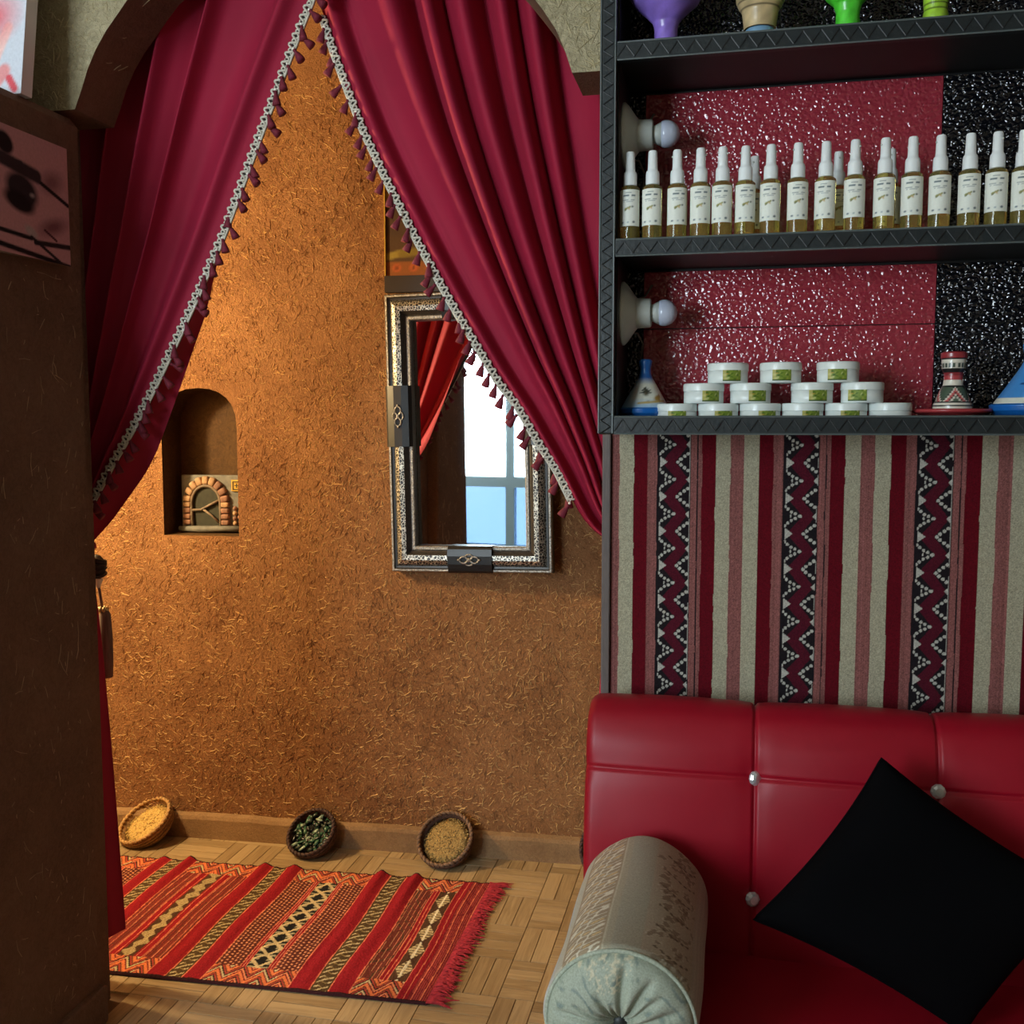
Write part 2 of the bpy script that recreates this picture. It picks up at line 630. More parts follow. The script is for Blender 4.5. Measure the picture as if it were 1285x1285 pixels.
def straws(name, parent, to3, rect, count, mats, lmin, lmax, rad, excl=None, curl=0.5, vertical=0.0):
    """chopped straw standing proud of the plaster: too many to count, one part"""
    mb = MB()
    a0, a1, b0, b1 = rect
    k = 0
    while k < count:
        a, b = random.uniform(a0, a1), random.uniform(b0, b1)
        if excl and excl(a, b):
            continue
        k += 1
        ln = lmin + (lmax - lmin) * random.random() ** 2.6
        th = random.uniform(0, math.pi)
        if random.random() < vertical:
            th = math.pi / 2 + random.gauss(0, 0.35)
        bend = random.uniform(-curl, curl)
        r = rad * random.uniform(0.6, 1.3)
        pts = []
        x, y = a - math.cos(th) * ln / 2, b - math.sin(th) * ln / 2
        for i in range(3):
            pts.append((x, y, (0.3 + 0.7 * (i == 1)) * r))
            t2 = th + bend * (i - 0.5)
            x += math.cos(t2) * ln / 2
            y += math.sin(t2) * ln / 2
        w = (-math.sin(th) * r, math.cos(th) * r)
        vs = []
        for (px, py, hh) in pts:
            vs += [to3(px + w[0], py + w[1], 0.0), to3(px, py, -(hh + r)), to3(px - w[0], py - w[1], 0.0)]
        mb.add(vs, [(0, 1, 4, 3), (1, 2, 5, 4), (3, 4, 7, 6), (4, 5, 8, 7), (0, 2, 1), (6, 7, 8)])
    o = obj(name, mb, mats, parent)
    o['kind'] = 'stuff'
    return o


# ------------------------------------------------------------------ back wall with niche
BW0 = Vector((-1.917, 2.838, 0))
BWA = R(3.0)
BWD = Vector((math.cos(BWA), math.sin(BWA), 0))
BWN = Vector((math.sin(BWA), -math.cos(BWA), 0))      # towards the viewer


def bw(s, z, d=0.0):
    """point on the back wall: s along it, d behind its face"""
    p = BW0 + BWD * s - BWN * d
    return (p.x, p.y, z)


def bw_s(u):
    return (u + 1.917) / math.cos(BWA)


n0, n1, nz0, nzs, nzt = bw_s(-1.722), bw_s(-1.477), 0.953, 1.285, 1.404
niche_loop = [(n0, nz0), (n1, nz0)]
for k in range(13):
    a = math.pi * k / 12
    ca, sa = math.cos(a), math.sin(a)
    niche_loop.append(((n0 + n1) / 2 + (n1 - n0) / 2 * math.copysign(abs(ca) ** 0.85, ca), nzs + (nzt - nzs) * abs(sa) ** 0.85))
mb = MB()
V2, F2 = fill2d([(-1.1, 0), (3.6, 0), (3.6, 2.75), (-1.1, 2.75)], [niche_loop])
mb.add([bw(a, b) for a, b in V2], F2)
wall_back = struct('wall_back', mb, M['wall_ochre'])
mb = MB()
nn = len(niche_loop)
cs, cz = (n0 + n1) / 2, 1.17
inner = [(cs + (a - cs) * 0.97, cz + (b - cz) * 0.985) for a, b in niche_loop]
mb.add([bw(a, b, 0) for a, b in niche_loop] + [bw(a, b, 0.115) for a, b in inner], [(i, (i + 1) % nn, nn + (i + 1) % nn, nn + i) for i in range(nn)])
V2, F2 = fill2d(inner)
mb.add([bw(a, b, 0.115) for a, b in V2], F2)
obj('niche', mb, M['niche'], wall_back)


def in_niche(a, b):
    return n0 - .01 < a < n1 + .01 and nz0 - .01 < b < nzt + .01


straws('straw_flecks', wall_back, bw, (-0.1, 1.75, 0.07, 2.3), 14000, M['straw'], 0.004, 0.030, 0.0008, in_niche, curl=0.9)

straws('clay_fibres', wall_back, bw, (-0.1, 1.75, 0.07, 2.3), 20000, M['wall_ochre'], 0.005, 0.030, 0.0008, in_niche, curl=1.1)

# skirting along the back wall
mb = MB()
prof = [(0.0, 0.0), (0.022, 0.0), (0.022, 0.060), (0.016, 0.070), (0.0, 0.076)]
ss = [-1.1 + 4.7 * k / 60 for k in range(61)]
rows = []
for s_ in ss:
    j = random.uniform(-0.002, 0.002)
    rows.append([bw(s_, z + (j if z > .03 else 0), -d - 0.0005) for d, z in prof])
mb.grid(rows)
bb = struct('baseboard_back', mb, M['plinth'])

# ------------------------------------------------------------------ arch wall
AV0, AV1 = 1.84, 1.97
arch_c, arch_z, arch_r = -0.786, 1.745, 0.5205
loop = [(-2.9, 0), (-1.36, 0), (-1.36, 1.912), (-1.279, 1.912)]
a0 = math.atan2(1.912 - arch_z, -1.279 - arch_c)
a1 = math.atan2(1.912 - arch_z, -0.293 - arch_c)
for k in range(1, 32):
    a = a0 + (a1 - a0) * k / 32
    jit = random.uniform(-0.003, 0.003)
    loop.append((arch_c + (arch_r + jit) * math.cos(a), arch_z + (arch_r + jit) * math.sin(a)))
loop += [(-0.293, 1.912), (-0.225, 1.912), (-0.225, 0), (1.9, 0), (1.9, 2.75), (-2.9, 2.75)]
mb = MB()
extrude_poly(mb, loop, [], lambda a, b, d: (a, d, b), AV0, AV1, 0, 1)
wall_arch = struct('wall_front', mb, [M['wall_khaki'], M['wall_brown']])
straws('straw_flecks', wall_arch, lambda a, b, d: (a, AV0 + d, b), (-1.36, -0.2, 1.92, 2.35), 1500, M['straw_pale'], 0.008, 0.04, 0.0009,
       lambda a, b: (a - arch_c) ** 2 + (b - arch_z) ** 2 < (arch_r + .02) ** 2, curl=0.9)
# a few long straws on the soffit of the arch
mb = MB()

def arch_surf(t, y, d):
    a = a0 + (a1 - a0) * t
    rr = arch_r + d
    return (arch_c + rr * math.cos(a), y, arch_z + rr * math.sin(a))

straws('straw_flecks', wall_arch, lambda a, b, d: arch_surf(a, AV0 + b, d), (0.0, 0.3, 0.005, 0.12), 16, M['straw_pale'], 0.01, 0.035, 0.0007, curl=0.4)

# ------------------------------------------------------------------ left pier with ledge and plinth
mb = MB()


def pier_u(z):
    return -1.326 + 0.024 * min(z / 1.9, 1)


rows = []
zs = [0.0] + [0.084 + k * (1.888 - 0.084) / 16 for k in range(17)]
for z in zs:
    u = pier_u(z)
    rows.append([(-1.78, 1.885, z), (u - 0.006, 1.885, z), (u, 1.879, z), (u, 1.552 + .054 * z, z), (u - 0.006, 1.546 + .054 * z, z), (-1.78, 1.546 + .054 * z, z), (-1.78, 1.885, z)])
u = pier_u(1.9)
rows.append([(-1.78, 1.885, 1.900), (u - 0.014, 1.877, 1.902), (u - 0.010, 1.870, 1.904), (u - 0.010, 1.655, 1.904), (u - 0.014, 1.650, 1.902), (-1.78, 1.648, 1.900), (-1.78, 1.885, 1.9)])
mb.grid(rows, flip=True)
mb.add(rows[-1][:6], [(5, 4, 3, 2, 1, 0)])
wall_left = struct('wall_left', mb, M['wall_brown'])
straws('straw_flecks', wall_left, lambda a, b, d: (pier_u(b) - d, a, b), (1.63, 1.875, 0.1, 1.6), 190, M['straw_brown'], 0.006, 0.045, 0.0007, vertical=0.6, curl=0.35)
mb = MB()
mb.box((-1.79, 1.540, 0), (-1.311, 1.893, 0.084), bev=0.006)
struct('baseboard_left', mb, M['wall_brown'])

# ------------------------------------------------------------------ rest of the room, behind the viewer
mb = MB()
mb.box((-3.0, -1.62, 0), (-2.9, 3.3, 2.75))
struct('wall_outer', mb, M['white_wall'])
mb = MB()
mb.box((1.9, -1.62, 0), (2.0, 3.3, 2.75))
struct('wall_right', mb, M['white_wall'])
mb = MB()
W0, W1, WZ0, WZ1 = -2.85, -1.40, 0.30, 2.28
extrude_poly(mb, [(-3.0, 0), (2.0, 0), (2.0, 2.75), (-3.0, 2.75)], [[(W0, WZ0), (W1, WZ0), (W1, WZ1), (W0, WZ1)]], lambda a, b, d: (a, d, b), -1.55, -1.70)
struct('wall_rear', mb, M['white_wall'])
mb = MB()
mb.box((-3.0, -1.7, 2.75), (2.0, 3.4, 2.85))
struct('ceiling', mb, M['ceiling'])
win = bpy.data.objects.new('window_1', None)
C.objects.link(win)
win.location = ((W0 + W1) / 2, -1.62, WZ0)
win['kind'] = 'structure'
ORG[win.name] = Vector(win.location)
for (a, b, c, d) in [(W0, W1, WZ0, WZ0 + .06), (W0, W1, WZ1 - .06, WZ1), (W0, W0 + .06, WZ0, WZ1), (W1 - .06, W1, WZ0, WZ1)]:
    obj('window_frame', MB().box((a, -1.66, c), (b, -1.60, d)), M['window_frame'], win)
for u in (-2.36, -2.02):
    obj('mullion', MB().box((u - .035, -1.655, WZ0 + .06), (u + .035, -1.605, WZ1 - .06)), M['window_frame'], win)
obj('transom', MB().box((W0, -1.66, 0.80), (W1, -1.60, 0.88)), M['window_frame'], win)
obj('glare_pane', MB().add([(W0, -1.622, WZ0), (W1, -1.622, WZ0), (W1, -1.622, 0.82), (W0, -1.622, 0.82)], [(0, 1, 2, 3)]), M['glare_tint'], win)  # added pane, stands in for bright bluish glare low in the mirror
obj('pane', MB().add([(W0, -1.632, WZ0), (W1, -1.632, WZ0), (W1, -1.632, WZ1), (W0, -1.632, WZ1)], [(0, 1, 2, 3)]), M['pane'], win)

# ------------------------------------------------------------------ floor: basket-weave parquet, one plank each
mb = MB()
mb.add([(-3.0, -1.7, -0.004), (2.0, -1.7, -0.004), (2.0, 3.5, -0.004), (-3.0, 3.5, -0.004)], [(0, 1, 2, 3)])
floor = struct('floor', mb, M['joint'])
Q = 0.165
G = 0.0009


def plank_mesh(name, w, l):
    b = MB()
    e = 0.0007
    b.add([(-w / 2, -l / 2, -.004), (w / 2, -l / 2, -.004), (w / 2, l / 2, -.004), (-w / 2, l / 2, -.004),
           (-w / 2 + e, -l / 2 + e, 0), (w / 2 - e, -l / 2 + e, 0), (w / 2 - e, l / 2 - e, 0), (-w / 2 + e, l / 2 - e, 0)],
          [(4, 5, 6, 7), (0, 1, 5, 4), (1, 2, 6, 5), (2, 3, 7, 6), (3, 0, 4, 7)])
    return mesh_of(name, b, M['plank'])


pm_long = plank_mesh('plank', Q / 4 - G, Q - G)
pm_short = plank_mesh('plank', Q / 4 - G, 0.085 - G)
pm_mid = plank_mesh('plank', 0.0425 - G, Q - G)


def plank(me, x, y, rot):
    o = bpy.data.objects.new('plank', me)
    C.objects.link(o)
    o.location = (x, y, 0)
    o.rotation_euler = (0, 0, rot)
    o.parent = floor


RUG_F = lambda u: 2.086 + 0.045 * (u + 0.8)
RUG_B = lambda u: 2.700 + 0.050 * (u + 0.8)


def hidden(x, y):
    """wholly under the rug or behind the pier, the sofa or the wall"""
    if -1.9 < x < -0.74 and RUG_F(x) + 0.10 < y < RUG_B(x) - 0.10:
        return True
    if y > 2.838 + 0.0524 * (x + 1.917) + 0.08:
        return True
    # behind pier and left curtain as seen from the doorway
    return x < -1.36 - 0.64 * (y - 1.9) + 0.02 - 0.06 or (x < -1.30 and y < 2.0)


cnt = 0
for ci in range(0, 9):                    # columns leftwards of the seam
    xr = -0.505 - Q * ci
    xc = xr - Q / 2
    for ri in range(-2, 6):
        y0 = 2.163 + Q * ri
        yc = y0 + Q / 2
        if hidden(xc, yc):
            continue
        vert = (ri + ci) % 2 == 0
        for k in range(4):
            if vert:
                plank(pm_long, xr - Q + Q / 8 + k * Q / 4, yc, 0)
            else:
                plank(pm_long, xc, y0 + Q / 8 + k * Q / 4, R(90))
            cnt += 1
for ri in range(-2, 5):
    y0 = 2.163 + Q * ri
    if ri % 2:
        for k in range(2):
            plank(pm_mid, -0.505 + 0.02125 + 0.0425 * k, y0 + Q / 2, 0)
            cnt += 1
    else:
        for k in range(4):
            plank(pm_short, -0.505 + 0.0425, y0 + Q / 8 + k * Q / 4, R(90))
            cnt += 1
for ri in range(-2, 5):                   # next column, running in under the sofa
    y0 = 2.163 + Q * ri
    for k in range(4):
        if ri % 2:
            plank(pm_long, -0.42 + Q / 2, y0 + Q / 8 + k * Q / 4, R(90))
        else:
            plank(pm_long, -0.42 + Q / 8 + k * Q / 4, y0 + Q / 2, 0)
        cnt += 1
rest = MB()
# the remaining floor beyond the part in view: same wood, laid as larger boards
for (x0, y0, x1, y1) in [(-3.0, -1.7, 2.0, 1.833 - 0.0), (-0.25, 1.833, 2.0, 3.4), (-3.0, 1.833, -1.99, 3.4)]:
    rest.add([(x0, y0, -.002), (x1, y0, -.002), (x1, y1, -.002), (x0, y1, -.002)], [(0, 1, 2, 3)])
obj('far_parquet', rest, M['plank'], floor)


# ------------------------------------------------------------------ rug
def lin(*c):
    return np.array(S(*c)[:3])


def build_rug():
    root = thing('kilim_rug', 'red striped flat-woven rug with fringed end lying on the parquet', 'rug', (-1.3, 2.37, 0))
    U0, U1 = -0.650, -1.96
    n, m = 760, 300
    a = np.linspace(0, 1, n)
    b = np.linspace(0, 1, m)
    U = (U0 + (U1 - U0) * a)[:, None] * np.ones((1, m))
    B = np.ones((n, 1)) * b[None, :]
    Vv = RUG_F(U) * (1 - B) + RUG_B(U) * B
    # slight waviness of the weave
    Uw = U + 0.003 * np.sin(B * 9 + U * 7) + 0.006 * (B - 0.5)
    red, dred, brown, pink, cream, black, orange = lin(150, 26, 36), lin(112, 24, 32), lin(84, 56, 38), lin(228, 124, 92), lin(206, 184, 138), lin(34, 32, 30), lin(226, 124, 76)
    col = np.empty((n, m, 3))
    col[:] = red
    D = -Uw                                            # grows leftwards

    def put(mask, c):
        col[mask] = c

    def band(x0, x1):
        return (D >= x0) & (D < x1)

    def lines(x0, x1, xs, w, c, extra=None):
        for x in xs:
            k = np.abs(D - (x0 + (x1 - x0) * x)) < w
            if extra is not None:
                k &= extra
            put(k, c)

    def zigzag(mask, x0, x1, bb):
        """end panels: nested chevrons"""
        t = (D - x0) / (x1 - x0)
        per = 0.056
        ph = np.abs(((D - x0) / per) % 1 - 0.5) * 2
        lev = (bb * 1.7 + ph * 0.95) % 1.0
        put(mask, brown)
        put(mask & (lev < 0.30), orange)
        put(mask & (lev >= 0.30) & (lev < 0.42), dred)
        put(mask & (lev >= 0.42) & (lev < 0.60), np.where((np.sin(D * 55) > 0)[..., None], cream, lin(228, 140, 100))[mask & (lev >= 0.42) & (lev < 0.60)])
        put(mask & (lev >= 0.60) & (lev < 0.74), black)
        put(mask & (lev >= 0.74) & (lev < 0.9), lin(176, 70, 56))

    def block(x0, x1, kind):
        e = 0.125
        inner = band(x0, x1) & (B > e) & (B < 1 - e)
        ends_f = band(x0, x1) & (B <= e)
        ends_b = band(x0, x1) & (B >= 1 - e)
        zigzag(ends_f, x0, x1, B / e)
        zigzag(ends_b, x0, x1, (1 - B) / e)
        t = (D - x0) / (x1 - x0)
        if kind == 'X':
            put(inner, red)
            dots = inner & ((t < 0.30) | (t > 0.70))
            put(dots, lin(96, 44, 34))
            dx = ((D * 92) % 1 - 0.5)
            dy = ((B * 46 + np.floor(D * 92) * 0.5) % 1 - 0.5)
            put(dots & (dx ** 2 + dy ** 2 < 0.07), lin(224, 150, 110))
            mid = inner & (t > 0.37) & (t < 0.63)
            put(mid, black)
            tt = (t - 0.5) / 0.13
            q = (B * 11) % 1
            x1_ = np.abs(tt - (q * 2 - 1)) < 0.22
            x2_ = np.abs(tt + (q * 2 - 1)) < 0.22
            bars = ((B * 33) % 1 < 0.42) & (np.abs(tt) > 0.35) & (np.abs(tt) < 0.95)
            put(mid & bars, lin(160, 150, 118))
            put(mid & (x1_ | x2_), cream)
            lines(x0, x1, (0.305, 0.365, 0.635, 0.695), 0.0011, pink, inner)
            lines(x0, x1, (0.335, 0.665), 0.0008, lin(230, 150, 120), inner)
        elif kind == 'P':
            put(inner, brown)
            st = inner & (t > 0.42)
            put(st & (((t * 34) % 1) < 0.42), lin(136, 46, 42))
            put(st & (np.abs(((t * 9) % 1) - 0.5) < 0.06), lin(206, 130, 96))
            redm = inner & (t > 0.38) & (t < 0.55)
            put(redm, red)
            lines(x0, x1, (0.39, 0.47, 0.56), 0.0011, pink, inner)
            tt = (t - 0.19) / 0.185
            q = ((B * 7.0) % 1) * 2 - 1
            dia = inner & (np.abs(tt) + np.abs(q) * 1.05 < 1.0)
            put(dia, cream)
            put(dia & (((B * 52) % 1) < 0.42), lin(110, 92, 66))
            put(dia & (np.abs(tt) < 0.14), lin(240, 226, 190))
        else:
            put(inner, lin(104, 52, 40))
            put(inner & (((t * 30) % 1) < 0.45), lin(150, 48, 44))
            put(inner & (np.abs(((t * 10) % 1) - 0.5) < 0.055), lin(214, 130, 98))
            redm = inner & (np.abs(t - 0.5) < 0.22)
            put(redm, red)
            lines(x0, x1, (0.27, 0.36, 0.64, 0.73), 0.0011, pink, inner)
            ch = inner & (np.abs(t - 0.5) < 0.11)
            put(ch, brown)
            tt = (t - 0.5) / 0.10
            wob = 0.5 * np.sin(B * 44)
            dia = ch & (np.abs(tt - wob * 0.5) < 0.62 + 0.32 * np.sin(B * 88))
            put(dia, lin(190, 168, 122))
            put(dia & (((B * 60 + t * 20) % 1) < 0.35), lin(140, 118, 80))

    def leaf(x0, x1):
        k = band(x0, x1)
        put(k, lin(86, 66, 40))
        t = (D - x0) / (x1 - x0)
        q = B * 30
        l1 = k & (np.abs(((q + t * 1.6) % 1) - 0.5) < 0.16) & (t > 0.12) & (t < 0.88) & ((B * 15 % 1) < 0.72)
        put(l1, lin(200, 180, 136))
        put(k & (np.abs(((q * 1.0 - t * 1.2) % 1) - 0.5) < 0.08) & (t > 0.3) & (t < 0.7), lin(150, 126, 82))
        for xx in (x0, x1):
            put(np.abs(D - xx) < 0.0014, pink)

    # right-hand end: fine lines
    k = band(0.64, 0.70)
    put(k, lin(122, 34, 38))
    put(k & (((D * 190) % 1) < 0.3), lin(176, 74, 62))
    lines(0.64, 0.70, (0.2, 0.5, 0.86), 0.0011, pink)
    lines(0.70, 0.726, (0.35,), 0.0010, pink)
    lines(0.70, 0.726, (0.98,), 0.0012, pink)
    block(0.726, 0.838, 'P')
    leaf(0.888, 0.934)
    block(0.986, 1.202, 'X')
    leaf(1.248, 1.290)
    block(1.338, 1.530, 'S')
    leaf(1.570, 1.610)
    block(1.648, 1.860, 'X')
    for x in (0.838, 0.986, 1.202, 1.338, 1.530, 1.648, 1.860):
        put(np.abs(D - x) < 0.0013, pink)
    put((B < 0.012) | (B > 0.988), lin(52, 22, 26))
    # wool is never quite even
    col *= (0.9 + 0.2 * RNG.random((n, m)))[..., None]
    Z = 0.0075 + 0.0 * U
    for c, h in ((0.862, 0.014), (0.960, 0.016), (1.225, 0.014), (1.314, 0.012), (1.550, 0.016), (1.63, 0.008)):
        Z += h * np.exp(-((D - c) / 0.016) ** 2) * (0.12 + 0.88 * B ** 3)
    Z += 0.0012 * np.sin(D * 160) * np.sin(B * 5) + 0.0006 * RNG.standard_normal((n, m))
    Z[:, 0] = Z[:, 0] * 0.3
    Z[:, -1] -= 0.006
    P = np.stack([U, Vv, Z], -1)
    P = P[::-1]
    o = color_grid('woven_field', P, col[::-1], M['rug'], root)
    # fringe: a ragged band of knotted threads
    mb = MB()
    fm = MB()
    for i in range(230):
        b_ = (i + random.random()) / 230
        y = RUG_F(-0.65) * (1 - b_) + RUG_B(-0.65) * b_
        ln = random.uniform(0.028, 0.052) + 0.012 * math.sin(b_ * 16) * random.random()
        if i < 5 or i > 222:
            ln += 0.02
        dy = random.uniform(-0.014, 0.014)
        x0 = -0.654
        pts = [(x0 + ln * t, y + dy * t * t + 0.003 * math.sin(i + t * 5), 0.006 + 0.004 * math.sin(math.pi * t) * random.random() + random.uniform(0, .002)) for t in (0, .35, .7, 1)]
        mb.tube(pts, [0.0022, 0.0026, 0.0022, 0.0008], 4)
    fr = obj('fringe', mb, mat('red_fringe', S(158, 34, 46), 0.9, var=0.3, vscale=120), root)
    fr['kind'] = 'stuff'


build_rug()


# ------------------------------------------------------------------ curtains
def resample(pts, n):
    P = np.array(pts, float)
    d = np.r_[0, np.cumsum(np.hypot(*(P[1:] - P[:-1]).T))]
    t = np.linspace(0, d[-1], n)
    return np.stack([np.interp(t, d, P[:, 0]), np.interp(t, d, P[:, 1])], -1)


def smooth_line(P, k=3):
    P = P.copy()
    for _ in range(k):
        P[1:-1] = (P[:-2] + 2 * P[1:-1] + P[2:]) / 4
    return P


def drape(lead, outer, vc, pleats, amp, nt=70, ns=150, seed=0, sharp=0.5, lead_flat=0.15):
    """cloth gathered from a rail (top) to a tie (bottom), between a leading and an outer edge"""
    L = smooth_line(resample(lead, nt), 6)
    O = resample(outer, nt)
    rng = np.random.default_rng(seed)
    s = np.linspace(0, 1, ns)
    warp = s + 0.03 * np.sin(2 * math.pi * s * 1.7 + 1) + 0.02 * np.sin(2 * math.pi * s * 3.1)
    P = np.empty((nt, ns, 3))
    for i in range(nt):
        t = i / (nt - 1)
        u = L[i, 0] * (1 - s) + O[i, 0] * s
        z = L[i, 1] * (1 - s) + O[i, 1] * s
        ph = 2 * math.pi * (pleats * warp + 0.22 * math.sin(2.3 * t + seed))
        wave = np.sin(ph) + 0.35 * np.sin(2 * ph + 0.7) * sharp + 0.3 * np.sin(0.47 * ph + 2.0 * t + seed)
        am = amp * (1 - 0.55 * t) * np.clip(s / lead_flat, 0, 1) ** 0.7
        P[i, :, 0] = u + 0.25 * am * np.cos(ph)
        P[i, :, 1] = vc + am * wave
        P[i, :, 2] = z
    return P


def grid_np(mb, P, flip=False):
    mb.grid([[tuple(p) for p in row] for row in P.tolist()], flip=flip)


def tassel_meshes():
    a = MB()
    a.lathe([(0.0004, 0.0), (0.0004, -0.010)], 5)
    a.lathe([(0.0010, -0.0145), (0.0030, -0.0155), (0.0032, -0.018), (0.0024, -0.020), (0.0042, -0.025), (0.0062, -0.033), (0.0072, -0.040)], 8)
    t = mesh_of('tassel', a, M['tassel'], True)
    b = MB()
    b.ellipsoid((0, 0, -0.0125), (0.0025, 0.0025, 0.0026), seg=6, rings=4)
    d = mesh_of('bead', b, M['bead'], True)
    return t, d


TM, BM_ = tassel_meshes()


def braid(root, line, vc, side, n_skip=0):
    """scalloped white gimp over a dark tape along the edge; line: (n,2) u,z"""
    n = len(line)
    T = np.gradient(line, axis=0)
    T /= np.linalg.norm(T, axis=1)[:, None]
    Nn = np.stack([-T[:, 1], T[:, 0]], -1) * side           # into the cloth
    d = np.r_[0, np.cumsum(np.hypot(*(line[1:] - line[:-1]).T))]
    tape = MB()
    w = 0.0085
    rows = []
    for i in range(n):
        a = line[i] + Nn[i] * w
        b = line[i] - Nn[i] * w * 0.75
        rows.append([(a[0], vc - 0.002, a[1]), (line[i][0], vc - 0.0045, line[i][1]), (b[0], vc - 0.002, b[1]), (b[0], vc + 0.001, b[1]), (a[0], vc + 0.001, a[1])])
    tape.grid(rows)
    obj('braid_tape', tape, M['braid_black'], root, True)
    fine = np.linspace(0, d[-1], int(d[-1] / 0.0016))
    X = np.interp(fine, d, line[:, 0])
    Z = np.interp(fine, d, line[:, 1])
    NX = np.interp(fine, d, Nn[:, 0])
    NZ = np.interp(fine, d, Nn[:, 1])
    g = MB()
    for ph, am, r, off, back in ((0, 0.0068, 0.0026, -0.0010, 0.0070), (math.pi, 0.0052, 0.0019, 0.0008, 0.0058)):
        o = am * np.sin(2 * math.pi * fine / 0.0195 + ph) + off
        g.tube([(X[i] + NX[i] * o[i], vc - back, Z[i] + NZ[i] * o[i]) for i in range(0, len(fine))], r, 5)
    g.tube([(X[i] + NX[i] * 0.0078, vc - 0.0052, Z[i] + NZ[i] * 0.0078) for i in range(0, len(fine), 4)], 0.0028, 5)
    obj('gimp_cord', g, M['braid_white'], root, True)
    k = 0
    s = 0.012
    while s < d[-1]:
        x, z = np.interp(s, d, line[:, 0]), np.interp(s, d, line[:, 1])
        nx, nz = np.interp(s, d, Nn[:, 0]), np.interp(s, d, Nn[:, 1])
        o = bpy.data.objects.new('tassel', TM)
        C.objects.link(o)
        o.parent = root
        og = origin(root)
        o.location = (x - nx * 0.006 - og.x, vc - 0.007 - og.y + random.uniform(-.002, .002), z - nz * 0.006 - og.z)
        o.rotation_euler = (random.gauss(0, 0.12), random.gauss(-0.40 * side, 0.25), 0)
        o.scale = (1.3, 1.3, 1.15)
        bd = bpy.data.objects.new('bead', BM_)
        C.objects.link(bd)
        bd.parent = o
        s += random.uniform(0.0245, 0.029)
        k += 1
    return k


LB = [(-0.79, 2.33), (-0.85, 2.155), (-0.884, 2.085), (-0.926, 1.993), (-0.971, 1.893), (-1.015, 1.793), (-1.061, 1.69), (-1.12, 1.575), (-1.172, 1.48), (-1.235, 1.369), (-1.288, 1.283), (-1.344, 1.2), (-1.408, 1.098), (-1.445, 1.03)]
LO = [(-1.061, 1.69), (-1.134, 1.535), (-1.177, 1.432), (-1.198, 1.381), (-1.262, 1.234), (-1.291, 1.186), (-1.382, 1.075), (-1.454, 1.006), (-1.485, 0.975)]
RB = [(-0.90, 2.33), (-0.845, 2.132), (-0.82, 2.056), (-0.795, 1.99), (-0.759, 1.898), (-0.712, 1.801), (-0.646, 1.674), (-0.579, 1.554), (-0.513, 1.445), (-0.473, 1.38), (-0.435, 1.335), (-0.396, 1.267), (-0.353, 1.204), (-0.322, 1.142), (-0.301, 1.098), (-0.277, 1.071), (-0.245, 1.055), (-0.215, 1.05)]


def hang(vc, top, bot, pleats, amp, nt=30, ns=60, seed=1):
    """free-hanging tail below the tie; top/bot: ((u0,z0),(u1,z1))"""
    s = np.linspace(0, 1, ns)
    P = np.empty((nt, ns, 3))
    for i in range(nt):
        t = i / (nt - 1)
        e = t ** 0.55
        for c in (0, 1):
            a = top[0][c] * (1 - s) + top[1][c] * s
            b = bot[0][c] * (1 - s) + bot[1][c] * s
            P[i, :, 0 if c == 0 else 2] = a * (1 - (e if c == 0 else t)) + b * (e if c == 0 else t)
        ph = 2 * math.pi * pleats * s + seed
        P[i, :, 1] = vc + amp * (0.5 + 0.5 * e) * (np.sin(ph) + 0.3 * np.sin(2 * ph + 1))
    return P


# left curtain
lc = thing('curtain', 'dark red velvet curtain with tasselled braid, tied back to the brown pier', 'curtain', (-1.42, 2.02, 0.1), 'archway curtains')
VL = 2.015
lead = resample(LB, 220)
P = drape(LB, [(-1.56, 2.33), (-1.55, 1.6), (-1.51, 1.15), (-1.49, 1.02)], VL, 6.5, 0.030, seed=3, sharp=0.8)
for j in range(150):
    t_ = max(0.0, (j / 149 - 0.84) / 0.16)
    P[:, j, 1] = P[:, j, 1] * (1 - t_) + 1.974 * t_
mb = MB()
grid_np(mb, P)
obj('cloth', mb, M['curtain'], lc, True)
# turned-under hem below the braid
A_ = smooth_line(resample([q for q in LB if q[1] <= 1.70] + [(-1.49, 0.985)], 60), 3)
B_ = smooth_line(resample(LO, 60), 3)
mb = MB()
rows = []
for i in range(60):
    row = []
    for j in range(7):
        t = j / 6
        p = A_[i] * (1 - t) + B_[i] * t
        row.append((p[0], VL + 0.002 + 0.05 * math.sin(t * math.pi / 2) * min(1, i / 12), p[1]))
    rows.append(row)
mb.grid(rows)
obj('hem', mb, M['curtain'], lc, True)
mb = MB()
P = hang(2.03, ((-1.48, 1.02), (-1.425, 1.0)), ((-1.56, 0.095), (-1.366, 0.125)), 4, 0.018)
P[-8:, :, 2] += 0.0
grid_np(mb, P)
obj('tail', mb, M['curtain'], lc, True)
bl = smooth_line(resample([q for q in LB[:-1]], 200), 4)
braid(lc, bl, VL, 1)
tie = MB()
tie.tube([(-1.47 + 0.05 * math.cos(a), 2.035 + 0.045 * math.sin(a), 1.01 + 0.012 * math.cos(a)) for a in np.linspace(0, 2 * math.pi, 20)[:-1]], 0.011, 6, closed=True)
obj('tie_band', tie, M['curtain'], lc, True)

